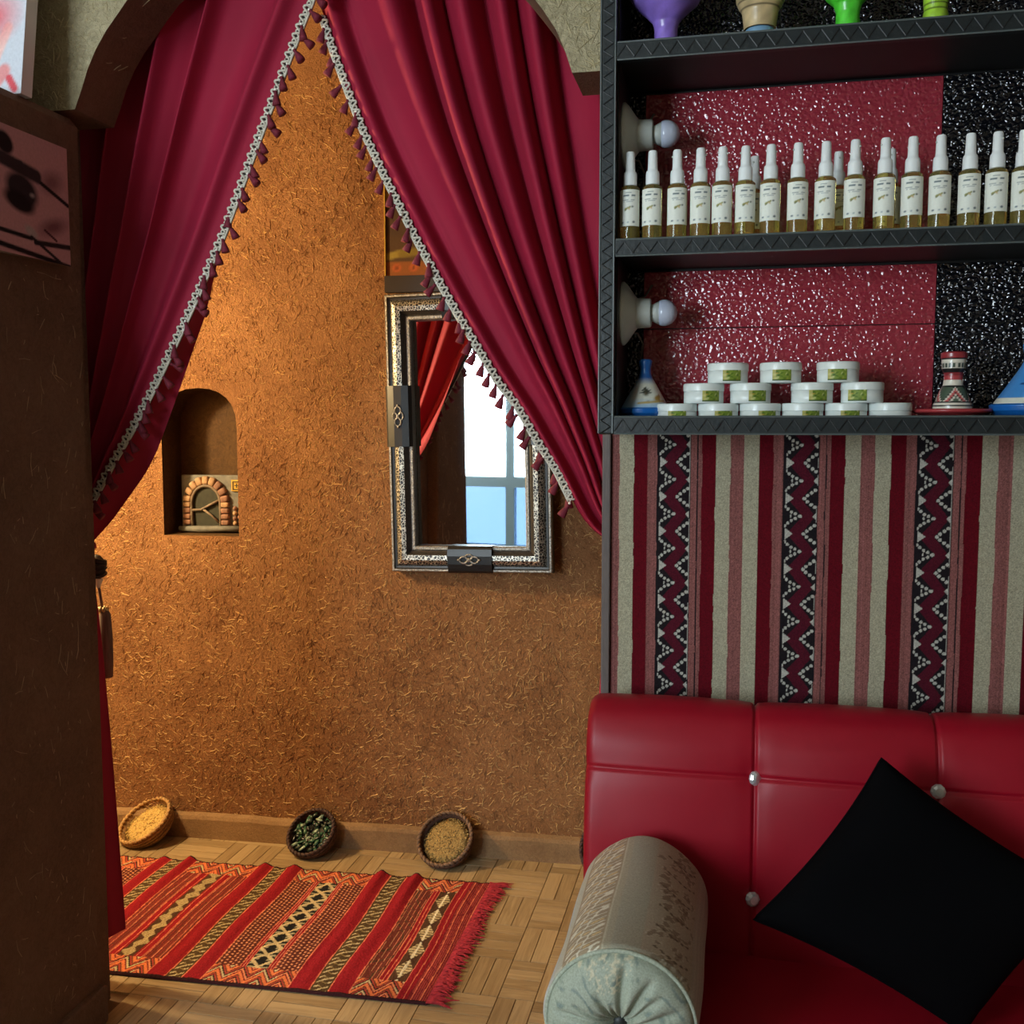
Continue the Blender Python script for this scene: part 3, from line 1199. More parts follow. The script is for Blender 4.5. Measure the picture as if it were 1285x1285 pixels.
# right curtain
rc = thing('curtain', 'bright red velvet curtain with tasselled braid, sweeping in front of the mirror', 'curtain', (-0.25, 2.05, 0.1), 'archway curtains')
VR = 2.055
P = drape(RB, [(-0.19, 2.33), (-0.185, 1.7), (-0.175, 1.2), (-0.17, 1.06)], VR, 8.0, 0.036, seed=8, sharp=0.9)
mb = MB()
grid_np(mb, P)
obj('cloth', mb, M['curtain'], rc, True)
mb = MB()
P = hang(2.07, ((-0.235, 1.05), (-0.17, 1.06)), ((-0.295, 0.11), (-0.15, 0.10)), 4, 0.018, seed=2)
grid_np(mb, P)
obj('tail', mb, M['curtain'], rc, True)
rl = smooth_line(resample([q for q in RB if q[1] > 1.12 and q[1] < 2.2], 200), 4)
braid(rc, rl, VR, -1)
# rail both hang from
rail = tag(obj('curtain_rail', MB().tube([(-1.55, 2.03, 2.345), (-0.10, 2.03, 2.345)], 0.011, 10), M['dark_metal'], None, True), 'dark curtain rail fixed across the top of the archway', 'curtain rail')

# tie-back tassel beside the left curtain
tt = thing('tieback_tassel', 'tie-back tassel with dark knot and taupe skirt beside the left curtain', 'tassel', (-1.455, 2.12, 0.99))
mb = MB()
Mx = Matrix.Translation((-1.459, 2.12, 0.957))
mb.ellipsoid((-1.459, 2.12, 0.962), (0.021, 0.016, 0.030), seg=10, rings=7)
for k in range(5):
    mb.tube([(-1.459 + 0.021 * math.cos(a), 2.12 + 0.017 * math.sin(a), 0.945 + 0.009 * k + 0.006 * math.sin(a + k)) for a in np.linspace(0, 2 * math.pi, 14)[:-1]], 0.0035, 5, closed=True)
obj('knot', mb, M['dark_metal'], tt, True)
obj('cone', MB().lathe([(0.012, 0.935), (0.004, 0.912)], 10, Matrix.Translation((-1.457, 2.12, 0))), M['bead'], tt)
obj('cord', MB().tube([(-1.457, 2.12, 0.92), (-1.448, 2.12, 0.86)], 0.0035, 6), M['brown_thread'], tt)
g = MB()
for k in range(7):
    a = k * 0.9
    g.ellipsoid((-1.446 + 0.009 * math.cos(a), 2.12 + 0.009 * math.sin(a), 0.862), (0.005, 0.005, 0.007), seg=6, rings=4)
obj('gold_beads', g, M['gold'], tt, True)
obj('skirt', MB().lathe([(0.007, 0.862), (0.013, 0.85), (0.0155, 0.80), (0.0155, 0.745), (0.013, 0.700)], 14, Matrix.Translation((-1.442, 2.12, 0))), M['brown_thread'], tt, True)


# ------------------------------------------------------------------ niche ornament: little clay doorway
def build_plaque():
    # local frame: x right along wall, y out of the wall, z up
    base = Vector(bw(bw_s(-1.597), 0.958, 0.07))
    root = thing('clay_door_ornament', 'small clay doorway ornament with stone arch inside the wall niche', 'ornament', base, rot=(0, 0, BWA))
    P = lambda x, y, z: (x, -y, z)
    W, Hh = 0.212, 0.178

    def put(name, mb, m, smooth=True):
        o = obj(name, mb, m, root, smooth, local=True)
        return o
    b = MB().box((-W / 2 + .004, 0.002, 0.0), (W / 2, 0.022, Hh), bev=0.004)
    put('backing', b, M['stone_grey'], False)
    b = MB()
    b.tube([(-W / 2, -0.008, 0.010), (-0.03, -0.012, 0.009), (0.02, -0.010, 0.011), (W / 2, -0.008, 0.012)], [0.008, 0.011, 0.010, 0.009], 8)
    put('sill', b, M['stone_grey'])
    cx, r0, r1, zc = -0.016, 0.050, 0.076, 0.092
    # dark doorway
    b = MB()
    pts = [(cx - r0 + .006, 0.018), (cx + r0 - .006, 0.018)] + [(cx + (r0 - .006) * math.cos(a), zc + (r0 - .006) * 1.15 * math.sin(a)) for a in np.linspace(0, math.pi, 14)]
    V_, F_ = fill2d(pts)
    b.add([(x, -0.001, z) for x, z in V_], F_)
    put('doorway', b, M['door_dark'], False)
    b = MB()
    path = [(cx - r0 + .004, -0.006, 0.018), (cx - r0 + .002, -0.006, 0.06)] + [(cx + (r0 - .002) * math.cos(a), -0.006, zc + (r0 - .004) * 1.15 * math.sin(a)) for a in np.linspace(math.pi, 0, 14)] + [(cx + r0 - .002, -0.006, 0.06), (cx + r0 - .002, -0.006, 0.018)]
    b.tube(path, 0.0055, 7)
    put('door_frame', b, M['door_frame'])
    put('branch', MB().tube([(cx - r0 + .004, -0.007, 0.068), (cx - .016, -0.008, 0.070), (cx + .008, -0.008, 0.082), (cx + r0 - .006, -0.007, 0.100)], 0.0042, 6), M['door_frame'])
    put('branch', MB().tube([(cx - .008, -0.007, 0.070), (cx + .016, -0.008, 0.054), (cx + r0 - .008, -0.007, 0.030)], 0.0040, 6), M['door_frame'])
    # ring of stones
    rnd = random.Random(5)
    stones = []
    for k in range(4):
        stones.append((cx - 0.5 * (r0 + r1), 0.030 + k * 0.0185, 0))
        stones.append((cx + 0.5 * (r0 + r1), 0.030 + k * 0.0185, 0))
    for k in range(9):
        a = math.pi * (k + 0.5) / 9
        stones.append((cx + 0.5 * (r0 + r1) * math.cos(a), zc + 0.062 * 1.12 * math.sin(a), a))
    for i, (x, z, a) in enumerate(stones):
        sm = MB()
        Mt = Matrix.Translation((x, -0.004, z)) @ Matrix.Rotation(-a, 4, 'Y')
        bm = bmesh.new()
        bmesh.ops.create_cube(bm, size=1)
        bmesh.ops.bevel(bm, geom=list(bm.edges), offset=0.28, segments=2, profile=0.6, affect='EDGES')
        sc = (0.0265, 0.018, 0.0168 if a == 0 else 0.0205)
        bm.verts.index_update()
        sm.add([(Mt @ Vector((v.co.x * sc[0], v.co.y * sc[1], v.co.z * sc[2])))[:] for v in bm.verts], [[v.index for v in f.verts] for f in bm.faces])
        bm.free()
        put('stone', sm, M['stone_tan'] if rnd.random() < 0.6 else M['stone_red'])
    for i in range(13):
        c, r = i % 2, i // 2
        x = 0.080 + 0.016 * c + rnd.uniform(-.002, .002)
        if r > 3 and c == 0:
            continue
        z = 0.028 + r * 0.0155 + 0.004 * c
        put('stone', MB().ellipsoid((x, -0.004, z), (0.0078, 0.008, 0.0075), seg=8, rings=6), M['stone_tan'] if rnd.random() < 0.5 else M['stone_red'])
    w = MB().box((0.068, -0.005, 0.128), (0.104, 0.004, 0.164), bev=0.002)
    o = put('tiny_window', w, M['yellow'], False)
    fr = MB()
    for (x0, x1, z0, z1) in [(0.073, 0.099, 0.133, 0.1355), (0.073, 0.099, 0.1565, 0.159), (0.073, 0.0755, 0.133, 0.159), (0.0965, 0.099, 0.133, 0.159), (0.079, 0.093, 0.145, 0.1475), (0.0848, 0.0872, 0.139, 0.153)]:
        fr.box((x0, -0.0065, z0), (x1, -0.004, z1))
    f = obj('window_bars', fr, M['door_dark'], o, False, local=True)


build_plaque()


# ------------------------------------------------------------------ mirror
def build_mirror():
    loc = Vector((-0.984, 2.887, 0.862)) + BWN * 0.006
    root = thing('wall_mirror', 'tall mirror in silver filigree frame hanging on the ochre wall', 'mirror', loc)
    root.rotation_euler = (0, R(-1.15), R(-0.6))
    W, Hh, FW = 0.482, 0.805, 0.077
    prof = [(0.0, 0.0, 0), (0.0, 0.026, 1), (0.003, 0.032, 1), (0.008, 0.032, 0), (0.011, 0.027, 0), (0.017, 0.026, 2), (0.024, 0.036, 2), (0.036, 0.042, 2), (0.050, 0.040, 0), (0.058, 0.030, 0), (0.063, 0.027, 1), (0.066, 0.030, 1), (0.073, 0.030, 1), (0.076, 0.026, 0), (0.077, 0.004, 0)]
    corners = [(0, 0), (W, 0), (W, Hh), (0, Hh)]
    inn = [(1, 1), (-1, 1), (-1, -1), (1, -1)]
    for k in range(4):
        mb = MB()
        a, b = corners[k], corners[(k + 1) % 4]
        ia, ib = inn[k], inn[(k + 1) % 4]
        for j in range(len(prof) - 1):
            q0, q1 = prof[j], prof[j + 1]
            vs = [(a[0] + ia[0] * q0[0], -q0[1], a[1] + ia[1] * q0[0]), (b[0] + ib[0] * q0[0], -q0[1], b[1] + ib[1] * q0[0]),
                  (b[0] + ib[0] * q1[0], -q1[1], b[1] + ib[1] * q1[0]), (a[0] + ia[0] * q1[0], -q1[1], a[1] + ia[1] * q1[0])]
            mb.add(vs, [(0, 1, 2, 3)], q0[2])
        obj('frame_rail', mb, [M['dark_metal'], M['silver'], M['filigree']], root, False, local=True)
    # black bands with a silver boss in the middle of each side
    bands = [(0.5 * W, 0.0385, True), (0.5 * W, Hh - 0.0385, True), (0.0385, 0.455, False), (W - 0.0385, 0.455, False)]
    for (x, z, hor) in bands:
        ln = 0.066 if hor else 0.088
        mb = MB()
        pr = [(-0.0400, 0.0), (-0.0398, 0.034), (-0.034, 0.038), (-0.014, 0.044), (0.010, 0.046), (0.030, 0.042), (0.0385, 0.034), (0.039, 0.004)]
        rows = []
        for t in (-ln, ln):
            rows.append([((x + t, -h, z + p) if hor else (x + p, -h, z + t)) for p, h in pr])
        mb.grid(rows)
        for t in (-ln, ln):
            vs = [((x + t, -h, z + p) if hor else (x + p, -h, z + t)) for p, h in pr]
            mb.add(vs, [tuple(range(len(vs)))])
        bd = obj('black_band', mb, M['black_gloss'], root, False, local=True)
        g = MB()

        def pt(p, q):
            return (x + p, -0.049, z + q) if hor else (x + q, -0.049, z + p)
        k1, k2 = 0.032, 0.015
        for sgn in (1, -1):
            g.tube([pt(sgn * (0.016 + 0.012 * math.cos(t)), 0.0095 * math.sin(t)) for t in np.linspace(0, 2 * math.pi, 15)[:-1]], 0.0024, 5, closed=True)
            g.tube([pt(0.011 * math.cos(t), sgn * (0.009 + 0.007 * math.sin(t))) for t in np.linspace(0, 2 * math.pi, 13)[:-1]], 0.0022, 5, closed=True)
        g.ellipsoid(pt(0, 0), (0.006, 0.003, 0.006), seg=8, rings=5)
        for sgn in (1, -1):
            g.ellipsoid(pt(sgn * 0.031, 0), (0.004, 0.003, 0.004), seg=8, rings=5)
        obj('silver_boss', g, M['silver'], bd, True, local=True)
    # the glass sits skewed in the deep frame
    x0, x1, z0, z1 = FW - .002, W - FW + .002, FW - .002, Hh - FW + .002
    d0, d1 = -0.002, -0.024
    gl = MB()
    gl.add([(x0, d0, z0), (x1, d1, z0), (x1, d1, z1), (x0, d0, z1)], [(0, 1, 2, 3)])
    gl.add([(x0, d0 + .003, z0), (x1, d1 + .003, z0), (x1, d1 + .003, z1), (x0, d0 + .003, z1)], [(3, 2, 1, 0)])
    obj('mirror_glass', gl, M['mirror'], root, False, local=True)
    obj('backing', MB().box((0.01, 0.0, 0.01), (W - .01, 0.004, Hh - .01)), M['shelf_in'], root, False, local=True)


build_mirror()


# ------------------------------------------------------------------ picture above the mirror, half behind the curtain
def paint_disc(col, X, Y, cx, cy, rx, ry, c, rot=0.0, soft=0.15):
    dx, dy = X - cx, Y - cy
    a = dx * math.cos(rot) + dy * math.sin(rot)
    b = -dx * math.sin(rot) + dy * math.cos(rot)
    q = np.sqrt((a / rx) ** 2 + (b / ry) ** 2)
    w = np.clip((1 - q) / soft, 0, 1)[..., None]
    col[:] = col * (1 - w) + np.array(c) * w


def paint_line(col, X, Y, p, q, wd, c):
    p, q = np.array(p, float), np.array(q, float)
    d = q - p
    t = np.clip(((X - p[0]) * d[0] + (Y - p[1]) * d[1]) / (d @ d), 0, 1)
    r = np.hypot(X - p[0] - t * d[0], Y - p[1] - t * d[1])
    w = np.clip((wd - r) / (wd * 0.4), 0, 1)[..., None]
    col[:] = col * (1 - w) + np.array(c) * w


def build_picture():
    s0, s1, z0, z1 = bw_s(-1.003), bw_s(-0.63), 1.675, 2.13
    root = thing('wall_picture', 'dark framed painting above the mirror, half hidden by the right curtain', 'picture', bw(s0, z0, -0.002))
    n, m = 60, 70
    sx = np.linspace(s0 + .002, s1 - .02, n)
    zz = np.linspace(z0 + .045, z1 - .02, m)
    X, Y = np.meshgrid(sx, zz, indexing='ij')
    X0 = s0
    col = np.empty((n, m, 3))
    col[:] = lin(150, 116, 62)
    k = (Y < 1.895)
    col[k] = lin(84, 62, 44)
    paint_disc(col, X, Y, s0 + 0.05, 1.885, 0.12, 0.055, lin(78, 58, 44))
    paint_line(col, X, Y, (s0, 1.775), (s0 + 0.06, 1.79), 0.012, lin(150, 132, 62))
    paint_line(col, X, Y, (s0 + 0.05, 1.785), (s0 + 0.2, 1.80), 0.014, lin(128, 108, 48))
    k = (Y < 1.765)
    col[k] = lin(140, 84, 44)
    for i in range(6):
        paint_disc(col, X, Y, s0 + 0.035 + 0.05 * i, 1.745, 0.016, 0.014, lin(186, 92, 50), soft=0.5)
        paint_disc(col, X, Y, s0 + 0.035 + 0.05 * i, 1.745, 0.007, 0.006, lin(110, 60, 36), soft=0.5)
    P = np.empty((n, m, 3))
    for i in range(n):
        p = BW0 + BWD * sx[i] + BWN * 0.016
        P[i, :, 0], P[i, :, 1] = p.x, p.y
    P[:, :, 2] = Y
    color_grid('canvas', P, col, M['paint'], root)
    fm = M['dark_metal']

    def bar(a0_, a1_, b0, b1, t):
        b = MB()
        vs = [bw(a0_, b0, -.001), bw(a1_, b0, -.001), bw(a1_, b1, -.001), bw(a0_, b1, -.001), bw(a0_, b0, -t), bw(a1_, b0, -t), bw(a1_, b1, -t), bw(a0_, b1, -t)]
        b.add(vs, [(0, 1, 2, 3), (7, 6, 5, 4), (0, 4, 5, 1), (1, 5, 6, 2), (2, 6, 7, 3), (3, 7, 4, 0)])
        obj('frame_bar', b, mat('dark_brown_frame', S(44, 34, 28), 0.5) if 'pf' not in M else M['pf'], root)
    M['pf'] = mat('dark_brown_frame', S(46, 36, 30), 0.5)
    bar(s0, s1, z0, z0 + 0.047, 0.024)
    bar(s0, s1, z1 - 0.022, z1, 0.022)
    bar(s1 - 0.022, s1, z0 + .047, z1 - .022, 0.022)
    M['pf2'] = M['yellow']
    b = MB()
    a0_, a1_, b0, b1, t = s0, s0 + 0.003, z0 + .047, z1 - .022, 0.022
    vs = [bw(a0_, b0, -.001), bw(a1_, b0, -.001), bw(a1_, b1, -.001), bw(a0_, b1, -.001), bw(a0_, b0, -t), bw(a1_, b0, -t), bw(a1_, b1, -t), bw(a0_, b1, -t)]
    b.add(vs, [(0, 1, 2, 3), (7, 6, 5, 4), (0, 4, 5, 1), (1, 5, 6, 2), (2, 6, 7, 3), (3, 7, 4, 0)])
    obj('canvas_edge', b, M['yellow'], root)


build_picture()


# ------------------------------------------------------------------ canvases on the left pier
def build_pier_canvas():
    root = thing('abstract_canvas', 'unframed mauve and black abstract canvas on the brown pier', 'painting', (-1.30, 1.70, 1.606))
    uf = -1.288
    n, m = 150, 110
    vv = np.linspace(1.600, 1.822, n)
    zz = np.linspace(1.606, 1.832, m)
    X, Y = np.meshgrid(vv, zz, indexing='ij')
    col = np.empty((n, m, 3))
    col[:] = lin(196, 148, 154)
    def pxy(x, y):
        return (1.645 + x * 0.00213, 1.3 + (530 - y) * (0.00142 + 0.0000017 * x))
    bk = lin(26, 22, 24)
    paint_disc(col, X, Y, *pxy(60, 230), 0.05, 0.03, lin(138, 98, 104), 0.3, 0.8)
    paint_disc(col, X, Y, *pxy(60, 285), 0.06, 0.022, lin(128, 84, 92), 0.3, 0.8)
    paint_disc(col, X, Y, *pxy(0, 178), 0.028, 0.022, bk, -0.4, 0.3)
    paint_line(col, X, Y, pxy(-40, 185), pxy(20, 205), 0.006, lin(70, 58, 64))
    paint_line(col, X, Y, pxy(10, 200), pxy(82, 259), 0.005, bk)
    paint_line(col, X, Y, pxy(-30, 180), pxy(40, 222), 0.016, lin(56, 46, 50))
    paint_disc(col, X, Y, *pxy(20, 238), 0.052, 0.036, lin(44, 40, 44), -0.25, 0.35)
    paint_disc(col, X, Y, *pxy(16, 252), 0.05, 0.022, bk, -0.2, 0.4)
    paint_disc(col, X, Y, *pxy(33, 245), 0.010, 0.006, lin(160, 150, 150), 0, 0.8)
    paint_disc(col, X, Y, *pxy(30, 290), 0.024, 0.012, lin(176, 160, 162), -0.4, 0.5)
    paint_line(col, X, Y, pxy(-60, 265), pxy(30, 298), 0.005, bk)
    paint_line(col, X, Y, pxy(-40, 290), pxy(82, 335), 0.006, bk)
    paint_line(col, X, Y, pxy(35, 303), pxy(84, 311), 0.006, lin(40, 34, 38))
    paint_line(col, X, Y, pxy(30, 296), pxy(70, 330), 0.004, lin(36, 30, 34))
    paint_line(col, X, Y, pxy(48, 288), pxy(64, 302), 0.003, lin(80, 40, 52))
    paint_line(col, X, Y, pxy(-50, 318), pxy(60, 333), 0.007, lin(34, 28, 30))
    P = np.stack([np.full_like(X, uf), X, Y], -1)
    color_grid('painted_face', P, col, M['paint'], root)
    obj('canvas_body', MB().box((-1.312, 1.6005, 1.6065), (uf - .0004, 1.8215, 1.8315)), M['wall_brown'], root)


build_pier_canvas()


def build_poster():
    root = thing('bright_canvas', 'white edged canvas with pink and red paint standing on the pier ledge', 'painting', (-1.45, 1.72, 1.905))
    n, m = 90, 120
    u0, u1, z0, z1, vf = -1.62, -1.303, 1.906, 2.36, 1.715
    X, Y = np.meshgrid(np.linspace(u0, u1, n), np.linspace(z0, z1, m), indexing='ij')
    col = np.empty((n, m, 3))
    col[:] = lin(206, 210, 220)
    rnd = random.Random(3)
    for i in range(34):
        c = rnd.choice([lin(214, 86, 96), lin(226, 150, 150), lin(240, 196, 190), lin(170, 196, 220), lin(228, 130, 110), lin(245, 245, 245)])
        x, y = rnd.uniform(u0, u1), rnd.uniform(z0, z1)
        paint_line(col, X, Y, (x, y), (x + rnd.uniform(-.05, .05), y + rnd.uniform(-.08, .08)), rnd.uniform(.006, .016), c)
    paint_disc(col, X, Y, -1.37, 2.05, 0.07, 0.06, lin(224, 110, 118), 0.5, 0.9)
    lean = lambda z: 0.09 * (z - z0)
    skew = lambda z: 0.05 * (z - z0)
    P = np.stack([X + skew(Y), vf + lean(Y) - 0.0006, Y], -1)
    color_grid('painted_face', P, col, M['paint'], root)
    b = MB()
    vs = []
    for z in (z0, z1):
        vs += [(u0 + skew(z), vf + lean(z), z), (u1 + skew(z), vf + lean(z), z), (u1 + skew(z), vf + lean(z) + .03, z), (u0 + skew(z), vf + lean(z) + .03, z)]
    b.add(vs, [(0, 3, 2, 1), (4, 5, 6, 7), (0, 1, 5, 4), (1, 2, 6, 5), (2, 3, 7, 6), (3, 0, 4, 7)])
    obj('stretcher', b, M['white'], root)


build_poster()


# ------------------------------------------------------------------ baskets leaning on the skirting
FW_ = Vector((-math.sin(R(CAM_YAW)), math.cos(R(CAM_YAW)), 0))
RT_ = Vector((math.cos(R(CAM_YAW)), math.sin(R(CAM_YAW)), 0))


def build_basket(loc, rad, nrm, label, wm, rm, fillkind, depth=0.055):
    root = thing('woven_basket', label, 'basket', loc, 'baskets along the skirting')
    nz = Vector(nrm).normalized()
    ax = nz.cross(Vector((0, 0, 1))).normalized()
    ay = nz.cross(ax)
    Mt = Matrix((ax, ay, nz)).transposed().to_4x4()
    root.matrix_world = Matrix.Translation(loc)
    r = rad
    b = MB()
    b.lathe([(r * 0.55, -depth), (r * 0.80, -depth * 0.75), (r * 0.96, -depth * 0.3), (r, 0), (r * 0.93, 0.0), (r * 0.88, -depth * 0.3), (r * 0.72, -depth * 0.62), (r * 0.3, -depth * 0.72)], 36, Mt)
    # coils of the weave
    for h, q in ((-0.85, 0.715), (-0.6, 0.875), (-0.35, 0.95), (-0.15, 0.985)):
        b.tube([(Mt @ Vector((r * q * math.cos(a), r * q * math.sin(a), h * depth)))[:] for a in np.linspace(0, 2 * math.pi, 49)[:-1]], 0.0042, 5, closed=True)
    obj('bowl', b, wm, root, True, local=True)
    g = MB()
    # rim wrapped like a rope
    nseg = 34
    for k in range(nseg):
        a0_ = 2 * math.pi * k / nseg
        pts = []
        for t in (0, .5, 1):
            a = a0_ + 2 * math.pi / nseg * (t * 1.25)
            rr_ = r * 0.965 + 0.0035 * (t - .5) * 2
            pts.append((Mt @ Vector((rr_ * math.cos(a), rr_ * math.sin(a), 0.003 * math.sin(math.pi * t) + 0.001)))[:])
        g.tube(pts, [0.0036, 0.0056, 0.0036], 6)
    obj('rim', g, rm, root, True, local=True)
    f = MB()
    rnd = random.Random(int(rad * 1e5))
    if fillkind == 'leaves':
        cols = [mat('dark_leaf', S(30, 44, 32), 0.3), mat('green_leaf', S(58, 96, 74), 0.25), mat('pale_leaf', S(150, 170, 150), 0.25), mat('black_leaf', S(16, 18, 16), 0.25)]
        f.lathe([(r * 0.86, -depth * 0.35), (r * 0.5, -depth * 0.2), (0.002, -depth * 0.15)], 24, Mt, 3)
        for k in range(120):
            a, q = rnd.uniform(0, 6.28), r * 0.8 * math.sqrt(rnd.random())
            c = Mt @ Vector((q * math.cos(a), q * math.sin(a), -depth * 0.2 + rnd.uniform(-.002, .008)))
            Mr = Matrix.Rotation(rnd.uniform(0, 6), 4, 'Z') @ Matrix.Rotation(rnd.uniform(-1, 1), 4, 'X')
            f.ellipsoid(c[:], (0.014 * rnd.uniform(.6, 1.2), 0.007, 0.004), Mt @ Mr, 6, 4, rnd.choice([0, 0, 0, 1, 1, 2, 3, 3]))
    else:
        if fillkind == 'straw':
            cols = [mat('chopped_straw', S(206, 172, 98), 0.8, var=0.3, vscale=300), mat('chopped_straw_light', S(224, 196, 128), 0.8), mat('chopped_straw_dark', S(160, 124, 66), 0.8)]
        else:
            cols = [mat('dried_seed', S(146, 118, 66), 0.8, var=0.3, vscale=300), mat('dried_seed_light', S(190, 164, 104), 0.8), mat('dried_seed_dark', S(96, 76, 44), 0.8)]
        f.lathe([(r * 0.87, -depth * 0.30), (r * 0.6, -depth * 0.2), (0.002, -depth * 0.15)], 28, Mt, 0)
        for k in range(620):
            a, q = rnd.uniform(0, 6.28), r * 0.84 * math.sqrt(rnd.random())
            c = Mt @ Vector((q * math.cos(a), q * math.sin(a), -depth * (0.15 + 0.13 * q / r) + rnd.uniform(0, .002)))
            Mr = Matrix.Rotation(rnd.uniform(0, 6), 4, 'Z') @ Matrix.Rotation(rnd.uniform(-.4, .4), 4, 'X')
            f.ellipsoid(c[:], (0.0042 * rnd.uniform(.7, 1.3), 0.0014, 0.0013), Mt @ Mr, 4, 3, rnd.choice([0, 0, 1, 2]))
    o = obj('filling', f, cols, root, True, local=True)
    o['kind'] = 'stuff'
    return root


def cam_dir(x, y, toward):
    v = RT_ * x + Vector((0, 0, 1)) * y - FW_ * toward
    return v.normalized()


build_basket((-1.775, 2.775, 0.066), 0.088, cam_dir(-0.34, 0.78, 0.38), 'straw basket of pale chopped straw tilted beside the left curtain', M['basket'], M['rim'], 'straw')
build_basket((-1.232, 2.800, 0.066), 0.077, cam_dir(-0.28, 0.72, 0.55), 'dark rimmed basket of glossy green leaves propped on the skirting', M['basket_dark'], M['rim_dark'], 'leaves')
build_basket((-0.818, 2.822, 0.074), 0.085, cam_dir(-0.25, 0.68, 0.60), 'brown basket of dried seeds propped against the skirting under the mirror', M['basket_dark'], mat('seed_rim', S(120, 92, 70), 0.8, var=0.4, vscale=160), 'seeds')
build_basket((-0.345, 2.830, 0.082), 0.085, cam_dir(-0.55, 0.30, 0.6), 'dark brown basket mostly hidden behind the sofa end', M['basket_dark'], M['rim_dark'], 'seeds')

# ------------------------------------------------------------------ shelf unit
SF, SB, SL, SR = 1.62, 1.80, -0.214, 0.62


def build_shelf():
    root = thing('shelf_unit', 'black leather-edged wall shelf with red glitter back panels above the sofa', 'shelf', (0.2, 1.72, 1.28))
    ps = M['shelf_black']

    def zig(part, p0, dirv, length, across, w, period):
        """tooled zigzag and two piping lines on a front edge"""
        g = MB()
        n = max(2, int(length / period))
        pts = []
        d = Vector(dirv)
        c = Vector(across)
        p = Vector(p0)
        k = 0
        while k <= 2 * n:
            pts.append(p + d * (length * k / (2 * n)) + c * (w * (0.32 if k % 2 else -0.32)))
            k += 1
        for i in range(len(pts) - 1):
            g.tube([pts[i][:], pts[i + 1][:]], 0.0011, 4)
        obj('zigzag_tooling', g, M['shelf_line'], part)
        h = MB()
        for s_ in (-0.46, 0.46):
            h.tube([(p + c * (w * s_))[:], (p + c * (w * s_) + d * length)[:]], 0.0016, 5)
        obj('piping', h, M['shelf_pipe'], part)

    post = obj('side_post', MB().box((SL, SF, 1.281), (-0.190, SB + .03, 2.42), bev=0.003), ps, root)
    zig(post, (-0.202, SF - 0.0004, 1.283), (0, 0, 1), 1.13, (1, 0, 0), 0.024, 0.020)
    for (z0, z1) in ((1.281, 1.310), (1.557, 1.584), (1.852, 1.880), (2.15, 2.178)):
        bd = obj('shelf_board', MB().box((-0.1898, SF + 0.014, z0 + 0.004), (SR, SB, z1 - (0.012 if z0 < 1.3 else 0.0)), bev=0.0), M['shelf_in'], root)
        ed = obj('shelf_edge', MB().box((-0.1898, SF, z0), (SR, SF + 0.014, z1), bev=0.002), ps, root)
        zig(ed, (-0.188, SF - 0.0004, (z0 + z1) / 2), (1, 0, 0), SR + 0.188, (0, 0, 1), z1 - z0, 0.026)
    obj('side_post', MB().box((SR, SF, 1.281), (SR + 0.024, SB + .03, 2.42), bev=0.003), ps, root)
    obj('inner_side', MB().box((-0.1898, SF + .02, 1.31), (-0.187, SB, 2.4)), M['shelf_in'], root)
    obj('back_board', MB().box((SL, SB + .004, 1.281), (SR + .024, SB + .03, 2.42)), M['shelf_in'], root)
    for (z0, z1) in ((1.299, 1.4595), (1.4610, 1.5568), (1.5845, 1.8518)):
        for (u0, u1, m) in ((-0.1868, -0.160, 'black_panel'), (-0.159, 0.3135, 'red_panel'), (0.3145, SR - .001, 'black_panel')):
            obj('back_panel', MB().box((u0, SB - 0.003, z0), (u1, SB + .004, z1), bev=0.0008), M[m], root)
    obj('back_panel', MB().box((-0.1868, SB - .003, 1.8805), (SR - .001, SB + .004, 2.1495), bev=.0008), M['black_panel'], root)


build_shelf()


# lamp holders screwed to the inside of the left post
def build_bulb_lamp(z, v, label, sc=1.0):
    root = thing('bulb_lamp', label, 'lamp', (-0.187, v, z), 'bulb lamps inside the shelf')
    Mx = Matrix.Translation((0, 0, 0)) @ Matrix.Rotation(R(90), 4, 'Y')
    k = sc
    obj('holder_base', MB().lathe([(0.052 * k, 0.0), (0.052 * k, 0.003), (0.046 * k, 0.009), (0.030 * k, 0.020), (0.0255 * k, 0.024)], 28, Mx), M['lamp_white'], root, True, local=True)
    o = obj('socket', MB().lathe([(0.0250 * k, 0.020), (0.0248 * k, 0.024), (0.0236 * k, 0.045), (0.022 * k, 0.047)], 24, Mx), M['lamp_white'], root, False, local=True)
    autosmooth(o)
    bb = obj('bulb_neck', MB().lathe([(0.0135 * k, 0.0472), (0.0140 * k, 0.050), (0.0195 * k, 0.061)], 24, Mx), M['lamp_white'], root, True, local=True)
    gl = [(0.0197 * k, 0.061)]
    for a in np.linspace(-0.35, math.pi / 2, 9):
        gl.append((max(0.0006, 0.0215 * k * math.cos(a)), 0.0685 + 0.0215 * math.sin(a)))
    obj('bulb_globe', MB().lathe(gl, 24, Mx), M['bulb'], root, True, local=True)
    obj('cord', MB().tube([(0.004, 0.035, 0.03), (0.015, 0.055, 0.028), (0.03, 0.075, 0.036), (0.042, 0.078, 0.055)], 0.0018, 5), M['cord'], root, True, local=True)
    obj('cord', MB().tube([(0.004, 0.03, -0.03), (0.020, 0.05, -0.028), (0.028, 0.07, -0.045), (0.024, 0.078, -0.07)], 0.0018, 5), M['cord'], root, True, local=True)


build_bulb_lamp(1.764, 1.715, 'unlit white bulb lamp above the row of spray bottles')
build_bulb_lamp(1.479, 1.715, 'unlit white bulb lamp above the blue tagine')

# ------------------------------------------------------------------ spray bottles
ORD = ['first', 'second', 'third', 'fourth', 'fifth', 'sixth', 'seventh', 'eighth', 'ninth', 'tenth', 'eleventh', 'twelfth', 'thirteenth', 'fourteenth', 'fifteenth', 'sixteenth']


